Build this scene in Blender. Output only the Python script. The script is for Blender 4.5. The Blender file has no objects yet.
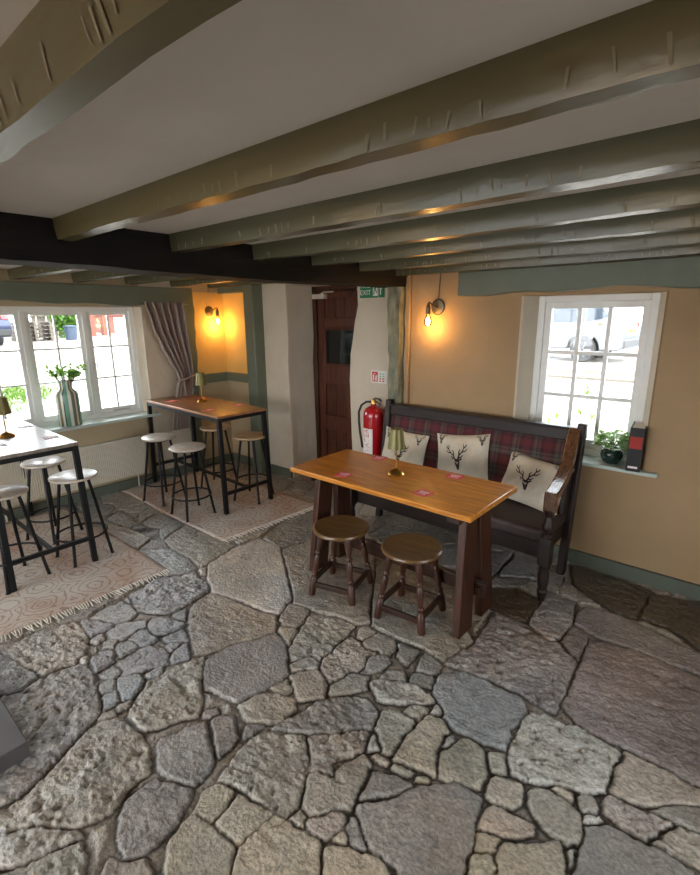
import bpy, math, random
import numpy as np
from mathutils import Matrix, Vector, Euler

C = bpy.context.scene.collection
SC = bpy.context.scene
R = math.radians
rng = random.Random(7)

# ------------------------------------------------------------------ camera
cam_d = bpy.data.cameras.new('camera')
cam = bpy.data.objects.new('camera', cam_d)
C.objects.link(cam)
yaw, pit, rol = R(-40.7), R(14.07), R(0.47)
fw = Vector((math.cos(pit)*math.sin(yaw), math.cos(pit)*math.cos(yaw), -math.sin(pit)))
rt = Vector((math.cos(yaw), -math.sin(yaw), 0))
dn = fw.cross(rt)
rt2 = math.cos(rol)*rt + math.sin(rol)*dn
dn2 = -math.sin(rol)*rt + math.cos(rol)*dn
m = Matrix((rt2, -dn2, -fw)).transposed().to_4x4()
m.translation = (0, 0, 1.8)
cam.matrix_world = m
cam_d.sensor_fit = 'HORIZONTAL'
cam_d.sensor_width = 36
cam_d.lens = 484/700*36
cam_d.clip_start = 0.02
SC.camera = cam

# ------------------------------------------------------------------ sky, sun, exposure
w = bpy.data.worlds.new('sky'); SC.world = w; w.use_nodes = True
bg = w.node_tree.nodes['Background']
bg.inputs[0].default_value = (0.88, 0.95, 1.0, 1); bg.inputs[1].default_value = 1.0
sun_d = bpy.data.lights.new('sun', 'SUN'); sun_d.energy = .2; sun_d.angle = R(6); sun_d.color = (1, .97, .92)
sun = bpy.data.objects.new('sun', sun_d); C.objects.link(sun)
sun.rotation_euler = (R(40), 0, R(25))      # high sun from the south: never enters the two windows in view
SC.view_settings.view_transform = 'Standard'
SC.view_settings.look = 'None'
SC.view_settings.gamma = 1
SC.view_settings.use_curve_mapping = False
SC.view_settings.exposure = 3.65
SC.cycles.use_denoising = True
SC.cycles.max_bounces = 10
SC.cycles.diffuse_bounces = 6
SC.cycles.transparent_max_bounces = 12
SC.cycles.sample_clamp_indirect = 8

# ------------------------------------------------------------------ materials
def mat(name, col, rough=.5, metal=0, spec=.5, noise=0, nscale=8, bump=0, bscale=40, coat=0, stretch=None, bdist=.01):
    """principled with a little noise in colour and bump, object coordinates"""
    M = bpy.data.materials.new(name); M.use_nodes = True
    nt = M.node_tree; N = nt.nodes; L = nt.links
    p = N['Principled BSDF']
    p.inputs['Base Color'].default_value = (*col, 1)
    p.inputs['Roughness'].default_value = rough
    p.inputs['Metallic'].default_value = metal
    p.inputs['Specular IOR Level'].default_value = spec
    p.inputs['Coat Weight'].default_value = coat
    p.inputs['Coat Roughness'].default_value = .15
    tc = N.new('ShaderNodeTexCoord'); vec = tc.outputs['Object']
    if stretch:
        mp = N.new('ShaderNodeMapping'); mp.inputs['Scale'].default_value = stretch
        L.new(vec, mp.inputs[0]); vec = mp.outputs[0]
    if noise:
        n = N.new('ShaderNodeTexNoise'); n.inputs['Scale'].default_value = nscale; n.inputs['Detail'].default_value = 6
        L.new(vec, n.inputs['Vector'])
        r = N.new('ShaderNodeValToRGB')
        r.color_ramp.elements[0].position = .3; r.color_ramp.elements[1].position = .7
        r.color_ramp.elements[0].color = tuple(c*(1-noise) for c in col)+(1,)
        r.color_ramp.elements[1].color = tuple(min(1, c*(1+noise)) for c in col)+(1,)
        L.new(n.outputs['Fac'], r.inputs[0]); L.new(r.outputs[0], p.inputs['Base Color'])
    if bump:
        n2 = N.new('ShaderNodeTexNoise'); n2.inputs['Scale'].default_value = bscale; n2.inputs['Detail'].default_value = 5
        L.new(vec, n2.inputs['Vector'])
        b = N.new('ShaderNodeBump'); b.inputs['Strength'].default_value = bump; b.inputs['Distance'].default_value = bdist
        L.new(n2.outputs['Fac'], b.inputs['Height']); L.new(b.outputs[0], p.inputs['Normal'])
    return M

def wood(name, dark, light, rough=.35, axis=0, scale=1.0, coat=0, bump=.15):
    """wood grain running along the given object axis"""
    M = bpy.data.materials.new(name); M.use_nodes = True
    nt = M.node_tree; N = nt.nodes; L = nt.links; p = N['Principled BSDF']
    tc = N.new('ShaderNodeTexCoord'); mp = N.new('ShaderNodeMapping')
    s = [14*scale]*3; s[axis] = 1.1*scale
    mp.inputs['Scale'].default_value = s; L.new(tc.outputs['Object'], mp.inputs[0])
    n = N.new('ShaderNodeTexNoise'); n.inputs['Scale'].default_value = 2.2; n.inputs['Detail'].default_value = 8; n.inputs['Distortion'].default_value = 1.2
    L.new(mp.outputs[0], n.inputs['Vector'])
    n3 = N.new('ShaderNodeTexNoise'); n3.inputs['Scale'].default_value = 11; n3.inputs['Detail'].default_value = 3
    L.new(mp.outputs[0], n3.inputs['Vector'])
    mx = N.new('ShaderNodeMath'); mx.operation = 'MULTIPLY_ADD'; mx.inputs[1].default_value = .35; L.new(n3.outputs['Fac'], mx.inputs[0])
    m2 = N.new('ShaderNodeMath'); m2.operation = 'MULTIPLY'; m2.inputs[1].default_value = .72; L.new(n.outputs['Fac'], m2.inputs[0]); L.new(m2.outputs[0], mx.inputs[2])
    r = N.new('ShaderNodeValToRGB'); r.color_ramp.elements[0].position = .36; r.color_ramp.elements[1].position = .66
    r.color_ramp.elements[0].color = (*dark, 1); r.color_ramp.elements[1].color = (*light, 1)
    L.new(mx.outputs[0], r.inputs[0]); L.new(r.outputs[0], p.inputs['Base Color'])
    p.inputs['Roughness'].default_value = rough; p.inputs['Coat Weight'].default_value = coat; p.inputs['Coat Roughness'].default_value = .2
    b = N.new('ShaderNodeBump'); b.inputs['Strength'].default_value = bump; b.inputs['Distance'].default_value = .002
    L.new(mx.outputs[0], b.inputs['Height']); L.new(b.outputs[0], p.inputs['Normal'])
    return M

def emit(name, col, s):
    M = bpy.data.materials.new(name); M.use_nodes = True
    p = M.node_tree.nodes['Principled BSDF']
    p.inputs['Base Color'].default_value = (*col, 1)
    p.inputs['Emission Color'].default_value = (*col, 1); p.inputs['Emission Strength'].default_value = s
    return M

def glass(name, tint=(1, 1, 1), gloss=.06):
    M = bpy.data.materials.new(name); M.use_nodes = True
    nt = M.node_tree; N = nt.nodes; L = nt.links
    N.remove(N['Principled BSDF'])
    t = N.new('ShaderNodeBsdfTransparent'); t.inputs[0].default_value = (*tint, 1)
    g = N.new('ShaderNodeBsdfGlossy'); g.inputs['Roughness'].default_value = .03
    f = N.new('ShaderNodeFresnel'); f.inputs[0].default_value = 1.45
    x = N.new('ShaderNodeMixShader'); L.new(f.outputs[0], x.inputs[0]); L.new(t.outputs[0], x.inputs[1]); L.new(g.outputs[0], x.inputs[2])
    L.new(x.outputs[0], N['Material Output'].inputs[0])
    return M

def leafy(name, col):
    M = bpy.data.materials.new(name); M.use_nodes = True
    nt = M.node_tree; N = nt.nodes; L = nt.links; p = N['Principled BSDF']
    p.inputs['Base Color'].default_value = (*col, 1); p.inputs['Roughness'].default_value = .45
    t = N.new('ShaderNodeBsdfTranslucent'); t.inputs[0].default_value = (*col, 1)
    x = N.new('ShaderNodeMixShader'); x.inputs[0].default_value = .4
    L.new(p.outputs[0], x.inputs[1]); L.new(t.outputs[0], x.inputs[2]); L.new(x.outputs[0], N['Material Output'].inputs[0])
    return M

def rgb8(r, g, b):
    f = lambda c: (c/255/12.92) if c <= 10 else ((c/255+.055)/1.055)**2.4
    return (f(r), f(g), f(b))

M = dict(
    buff=mat('buff_plaster', rgb8(172, 144, 108), .75, noise=.07, nscale=2.5, bump=.5, bscale=7, bdist=.02),
    cream=mat('cream_plaster', rgb8(184, 166, 134), .75, noise=.07, nscale=2.5, bump=.5, bscale=6, bdist=.02),
    yellow=mat('ochre_glow_plaster', rgb8(220, 184, 110), .8, noise=.06, nscale=3, bump=.6, bscale=8, bdist=.02),
    white_coollit_plaster=mat('white_coollit_plaster', rgb8(206, 194, 174), .8, noise=.06, nscale=4, bump=.6, bscale=7, bdist=.02),  # true white on the reveals; on the piers cooler light is painted in
    ceiling=mat('ceiling_plaster', rgb8(218, 211, 203), .8, noise=.05, nscale=3, bump=.4, bscale=9, bdist=.01),
    sage=mat('sage_paint', rgb8(92, 92, 72), .26, noise=.14, nscale=5, bump=.35, bscale=30, bdist=.004, stretch=(.25, 1, 1)),
    olive=mat('warmlit_sage_paint', rgb8(100, 92, 62), .28, noise=.14, nscale=5, bump=.3, bscale=30, bdist=.004, stretch=(.25, 1, 1)),  # sage paint again, with warm light from behind mixed into the colour
    chip=mat('chipped_paint_edge', rgb8(124, 116, 90), .6),
    sage_trim=mat('sage_trim_paint', rgb8(106, 114, 98), .45, noise=.08, nscale=6, bump=.3, bscale=25, bdist=.004),
    sage_dark=mat('grey_green_paint', rgb8(92, 100, 88), .5, noise=.1, nscale=6, bump=.3, bscale=25, bdist=.004),
    black_beam=mat('tarred_oak', (.008, .007, .0062), .75, spec=.25, noise=.5, nscale=9, bump=.8, bscale=22, bdist=.01, stretch=(1, .2, 1)),
    white_frame=mat('white_gloss_paint', rgb8(244, 245, 243), .35, noise=.02, nscale=9),
    sill=mat('pale_green_sill_paint', rgb8(198, 212, 206), .3, noise=.05, nscale=8),
    oak=wood('varnished_oak', rgb8(158, 92, 26), rgb8(220, 146, 52), .3, 0, 1.0, coat=.25),
    oak_bar=wood('bar_top_wood', rgb8(120, 82, 52), rgb8(178, 128, 82), .32, 0, 1.0, coat=.2),
    oak_bar_grey=wood('bar_top_grey_wood', rgb8(112, 100, 92), rgb8(160, 146, 134), .3, 0, 1.0, coat=.25),
    seat_wood=wood('stool_seat_wood', rgb8(150, 122, 92), rgb8(196, 168, 132), .34, 0, 1.2, coat=.2),
    seat_pale=wood('stool_seat_pale_wood', rgb8(176, 160, 144), rgb8(206, 194, 180), .34, 0, 1.2, coat=.2),
    mahog=wood('dark_stained_wood', (.022, .007, .0035), (.075, .023, .009), .4, 2, 1.0, coat=.08),
    mahog_x=wood('dark_stained_rail', (.016, .006, .003), (.05, .017, .008), .4, 0, 1.0, coat=.08),
    stool_top=wood('worn_stool_seat', (.075, .036, .010), (.19, .10, .030), .33, 0, 1.6, coat=.3),
    settle=wood('black_brown_settle_wood', (.007, .003, .0022), (.022, .0085, .005), .48, 0, 1.0, coat=0),
    arm=wood('worn_arm_wood', (.05, .019, .008), (.17, .075, .032), .22, 1, 1.3, coat=.6),
    door=wood('dark_red_door_wood', (.036, .0085, .0035), (.125, .032, .011), .45, 2, 1.0, coat=.05),
    leather=mat('brown_seat_fabric', rgb8(58, 44, 42), .6, noise=.15, nscale=18, bump=.2, bscale=60, bdist=.002),
    black_metal=mat('black_powder_coat', (.006, .006, .007), .45, spec=.3),
    brass=mat('brushed_brass', rgb8(196, 154, 84), .28, 1),
    old_brass=mat('antique_brass', rgb8(112, 104, 88), .42, .85),
    bulb_glass=glass('bulb_glass', (1, .86, .6)),
    filament=emit('glowing_filament', (1, .55, .16), 7),
    shade=mat('olive_metal_shade', rgb8(118, 112, 66), .38, .4),
    shade_in=mat('pale_shade_lining', rgb8(220, 200, 150), .6),
    pink=mat('pink_card', rgb8(216, 70, 92), .6),
    card_white=mat('white_print', rgb8(240, 225, 225), .6),
    card_black=mat('brown_print', rgb8(120, 70, 60), .6),
    red=mat('extinguisher_red', rgb8(176, 20, 30), .25, coat=.5),
    black=mat('black_rubber', (.012, .012, .012), .45),
    steel=mat('steel', (.5, .5, .5), .3, 1),
    white_card=mat('white_label', rgb8(232, 228, 222), .5),
    green_sign=mat('exit_green', rgb8(14, 118, 74), .4),
    red_sign=mat('sign_red', rgb8(196, 40, 44), .4),
    radiator=mat('white_enamel', rgb8(214, 206, 190), .35),
    curtain=mat('mauve_grey_linen', rgb8(158, 142, 134), .85, noise=.08, nscale=30, bump=.25, bscale=160, bdist=.002),
    slate=mat('dark_slate', rgb8(86, 83, 84), .38, noise=.12, nscale=5, bump=.2, bscale=30, bdist=.003),
    cushion=mat('cream_cotton', rgb8(212, 200, 180), .85, noise=.05, nscale=40, bump=.2, bscale=140, bdist=.002),
    stag=mat('dark_brown_print', rgb8(52, 44, 40), .85),
    leaf=leafy('fresh_leaf', rgb8(136, 180, 84)),
    leaf2=leafy('pale_leaf', rgb8(190, 210, 168)),
    bushleaf=leafy('bush_leaf', rgb8(64, 104, 26)),
    stem=mat('twig', rgb8(74, 62, 40), .7),
    soil=mat('soil', (.02, .014, .01), .9, bump=.8, bscale=80),
    pot=mat('dark_green_glazed_pot', rgb8(36, 58, 52), .25, noise=.2, nscale=12, coat=.4),
    book_black=mat('black_book_cloth', (.014, .014, .016), .5),
    book_red=mat('red_spine_label', rgb8(168, 40, 34), .5),
    paper=mat('paper_edge', rgb8(224, 216, 206), .8, noise=.1, nscale=60, stretch=(1, 1, 40)),
    car_silver=mat('silver_car_paint', rgb8(74, 80, 84), .4, .2, coat=.6),
    car_white=mat('white_car_paint', rgb8(112, 118, 122), .3, .1, coat=.6),
    car_blue=mat('dark_blue_car_paint', rgb8(26, 38, 66), .25, .3, coat=.6),
    car_glass=mat('tinted_car_glass', rgb8(16, 30, 42), .2, spec=.25),
    tyre=mat('tyre', (.02, .02, .022), .7),
    alloy=mat('alloy_wheel', (.55, .56, .58), .35, .7),
    tail=mat('red_tail_lens', rgb8(200, 30, 20), .2, coat=.5),
    amber=mat('amber_lens', rgb8(220, 84, 12), .2, coat=.5),
    plate=mat('yellow_plate', rgb8(190, 130, 6), .4),
    gravel=mat('pale_gravel', rgb8(128, 122, 114), .9, noise=.14, nscale=6, bump=.4, bscale=60, bdist=.01),
    brickpave=mat('pink_brick_paving', rgb8(104, 72, 58), .85, noise=.2, nscale=12),
    brick=mat('red_brick', rgb8(118, 72, 60), .85, noise=.2, nscale=12),
    pallet=mat('grey_pallet_wood', rgb8(88, 80, 70), .8, noise=.2, nscale=10),
    grass=mat('grass_green', rgb8(70, 98, 24), .8, noise=.3, nscale=12),
    tree=mat('tree_green', rgb8(40, 66, 30), .7, noise=.35, nscale=8),
    bark=mat('bark', rgb8(60, 50, 40), .9, noise=.3, nscale=10),
    tile_roof=mat('red_roof_tile', rgb8(120, 56, 44), .8, noise=.15, nscale=14),
    blue_bin=mat('blue_plastic', rgb8(44, 58, 76), .5),
)

# ------------------------------------------------------------------ mesh helpers
class MB:
    def __init__(s): s.v = []; s.f = []; s.m = []
    def add(s, vs, fs, mi=0, X=None):
        o = len(s.v)
        s.v += [tuple(X @ Vector(v)) if X is not None else tuple(v) for v in vs]
        s.f += [tuple(i+o for i in f) for f in fs]; s.m += [mi]*len(fs)
        return s
    def box(s, x0, x1, y0, y1, z0, z1, mi=0, X=None):
        v = [(x, y, z) for z in (z0, z1) for y in (y0, y1) for x in (x0, x1)]
        return s.add(v, [(0, 2, 3, 1), (4, 5, 7, 6), (0, 1, 5, 4), (2, 6, 7, 3), (0, 4, 6, 2), (1, 3, 7, 5)], mi, X)
    def hexa(s, b, t, mi=0, X=None):
        """bottom quad b and top quad t, both counter-clockwise seen from above"""
        return s.add(list(b)+list(t), [(3, 2, 1, 0), (4, 5, 6, 7), (0, 1, 5, 4), (1, 2, 6, 5), (2, 3, 7, 6), (3, 0, 4, 7)], mi, X)
    def prism(s, pts, a, d0, d1, mi=0, X=None):
        """polygon pts in the plane perpendicular to axis a, swept d0..d1"""
        def P(p, d):
            return (d, p[0], p[1]) if a == 0 else (p[0], d, p[1]) if a == 1 else (p[0], p[1], d)
        n = len(pts)
        v = [P(p, d0) for p in pts]+[P(p, d1) for p in pts]
        f = [tuple(range(n-1, -1, -1)), tuple(range(n, 2*n))]+[(i, (i+1) % n, n+(i+1) % n, n+i) for i in range(n)]
        ar = sum(pts[i][0]*pts[(i+1) % n][1]-pts[(i+1) % n][0]*pts[i][1] for i in range(n))
        if (ar < 0) != (a == 1): f = [t[::-1] for t in f]
        return s.add(v, f, mi, X)
    def lathe(s, prof, n=24, X=None, mi=0):
        v = []; f = []; k = len(prof)
        for r, z in prof:
            for i in range(n):
                a = 2*math.pi*i/n; v.append((max(r, 1e-5)*math.cos(a), max(r, 1e-5)*math.sin(a), z))
        for j in range(k-1):
            for i in range(n):
                i2 = (i+1) % n; f.append((j*n+i, j*n+i2, (j+1)*n+i2, (j+1)*n+i))
        f.append(tuple(range(n-1, -1, -1))); f.append(tuple((k-1)*n+i for i in range(n)))
        return s.add(v, f, mi, X)
    def tube(s, path, r, n=10, mi=0, closed=False, X=None):
        P = [Vector(p) for p in path]; k = len(P); v = []; f = []
        rr = r if hasattr(r, '__len__') else [r]*k
        up = None
        for i in range(k):
            if closed: t = P[(i+1) % k]-P[i-1]
            else: t = P[min(i+1, k-1)]-P[max(i-1, 0)]
            t.normalize()
            if up is None:
                up = Vector((0, 0, 1)) if abs(t.z) < .9 else Vector((1, 0, 0))
            sd = t.cross(up).normalized(); up = sd.cross(t).normalized()
            for j in range(n):
                a = 2*math.pi*j/n; v.append(P[i]+(sd*math.cos(a)+up*math.sin(a))*rr[i])
        m_ = k if closed else k-1
        for i in range(m_):
            i2 = (i+1) % k
            for j in range(n):
                j2 = (j+1) % n; f.append((i*n+j, i2*n+j, i2*n+j2, i*n+j2))
        if not closed:
            f.append(tuple(range(n))); f.append(tuple((k-1)*n+j for j in range(n-1, -1, -1)))
        return s.add(v, [q[::-1] for q in f], mi, X)
    def grid(s, fn, nu, nv, mi=0, X=None, closeu=False):
        v = [fn(i/nu, j/nv) for j in range(nv+1) for i in range(nu+(0 if closeu else 1))]
        w_ = nu if closeu else nu+1; f = []
        for j in range(nv):
            for i in range(nu):
                i2 = (i+1) % w_
                f.append((j*w_+i, j*w_+i2, (j+1)*w_+i2, (j+1)*w_+i))
        return s.add(v, f, mi, X)
    def build(s, name, mats, parent=None, bevel=0, smooth=35, seg=2, subsurf=0):
        me = bpy.data.meshes.new(name); me.from_pydata(s.v, [], s.f)
        for q in (mats if isinstance(mats, (list, tuple)) else [mats]): me.materials.append(q)
        me.polygons.foreach_set('material_index', s.m)
        if smooth:
            me.shade_smooth()
            me.set_sharp_from_angle(angle=R(smooth))
        me.validate(); me.update()
        o = bpy.data.objects.new(name, me); C.objects.link(o)
        if parent: o.parent = parent
        if bevel:
            b = o.modifiers.new('edge', 'BEVEL'); b.width = bevel; b.segments = seg; b.limit_method = 'ANGLE'; b.angle_limit = R(40)
            b.harden_normals = False
        if subsurf:
            q = o.modifiers.new('smooth', 'SUBSURF'); q.levels = subsurf; q.render_levels = subsurf
        return o

def tag(o, label=None, cat=None, group=None, kind=None):
    if label: o['label'] = label
    if cat: o['category'] = cat
    if group: o['group'] = group
    if kind: o['kind'] = kind
    return o

def empty(name, loc=(0, 0, 0), rz=0):
    o = bpy.data.objects.new(name, None); C.objects.link(o)
    o.location = loc; o.rotation_euler = (0, 0, rz); o.empty_display_size = .1
    return o

def thing(name, label, cat, loc=(0, 0, 0), rz=0, group=None, kind=None):
    return tag(empty(name, loc, rz), label, cat, group, kind)

def dup(root, loc, rz=0, label=None, swap=None):
    def cp(o, par):
        c = o.copy(); C.objects.link(c); c.parent = par
        if swap and c.type == 'MESH':
            for sl in c.material_slots:
                if sl.material in swap:
                    nm = swap[sl.material]; sl.link = 'OBJECT'; sl.material = nm
        for ch in list(o.children): cp(ch, c)
        return c
    kids = list(root.children)
    r = root.copy(); C.objects.link(r); r.location = loc; r.rotation_euler = (0, 0, rz)
    for ch in kids: cp(ch, r)
    if label: r['label'] = label
    return r

def text_mesh(txt, size, X, mi, mb, depth=.0006):
    cu = bpy.data.curves.new('lettering', 'FONT'); cu.body = txt; cu.size = size; cu.align_x = 'CENTER'; cu.align_y = 'CENTER'; cu.extrude = depth
    o = bpy.data.objects.new('lettering', cu); C.objects.link(o)
    dg = bpy.context.evaluated_depsgraph_get(); me = bpy.data.meshes.new_from_object(o.evaluated_get(dg))
    mb.add([v.co[:] for v in me.vertices], [tuple(p.vertices) for p in me.polygons], mi, X)
    bpy.data.objects.remove(o); bpy.data.curves.remove(cu); bpy.data.meshes.remove(me)

def T(x, y, z): return Matrix.Translation((x, y, z))
def RX(a): return Matrix.Rotation(a, 4, 'X')
def RY(a): return Matrix.Rotation(a, 4, 'Y')
def RZ(a): return Matrix.Rotation(a, 4, 'Z')
def circ(cx, cy, z, r, n=40): return [(cx+r*math.cos(2*math.pi*i/n), cy+r*math.sin(2*math.pi*i/n), z) for i in range(n)]
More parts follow.
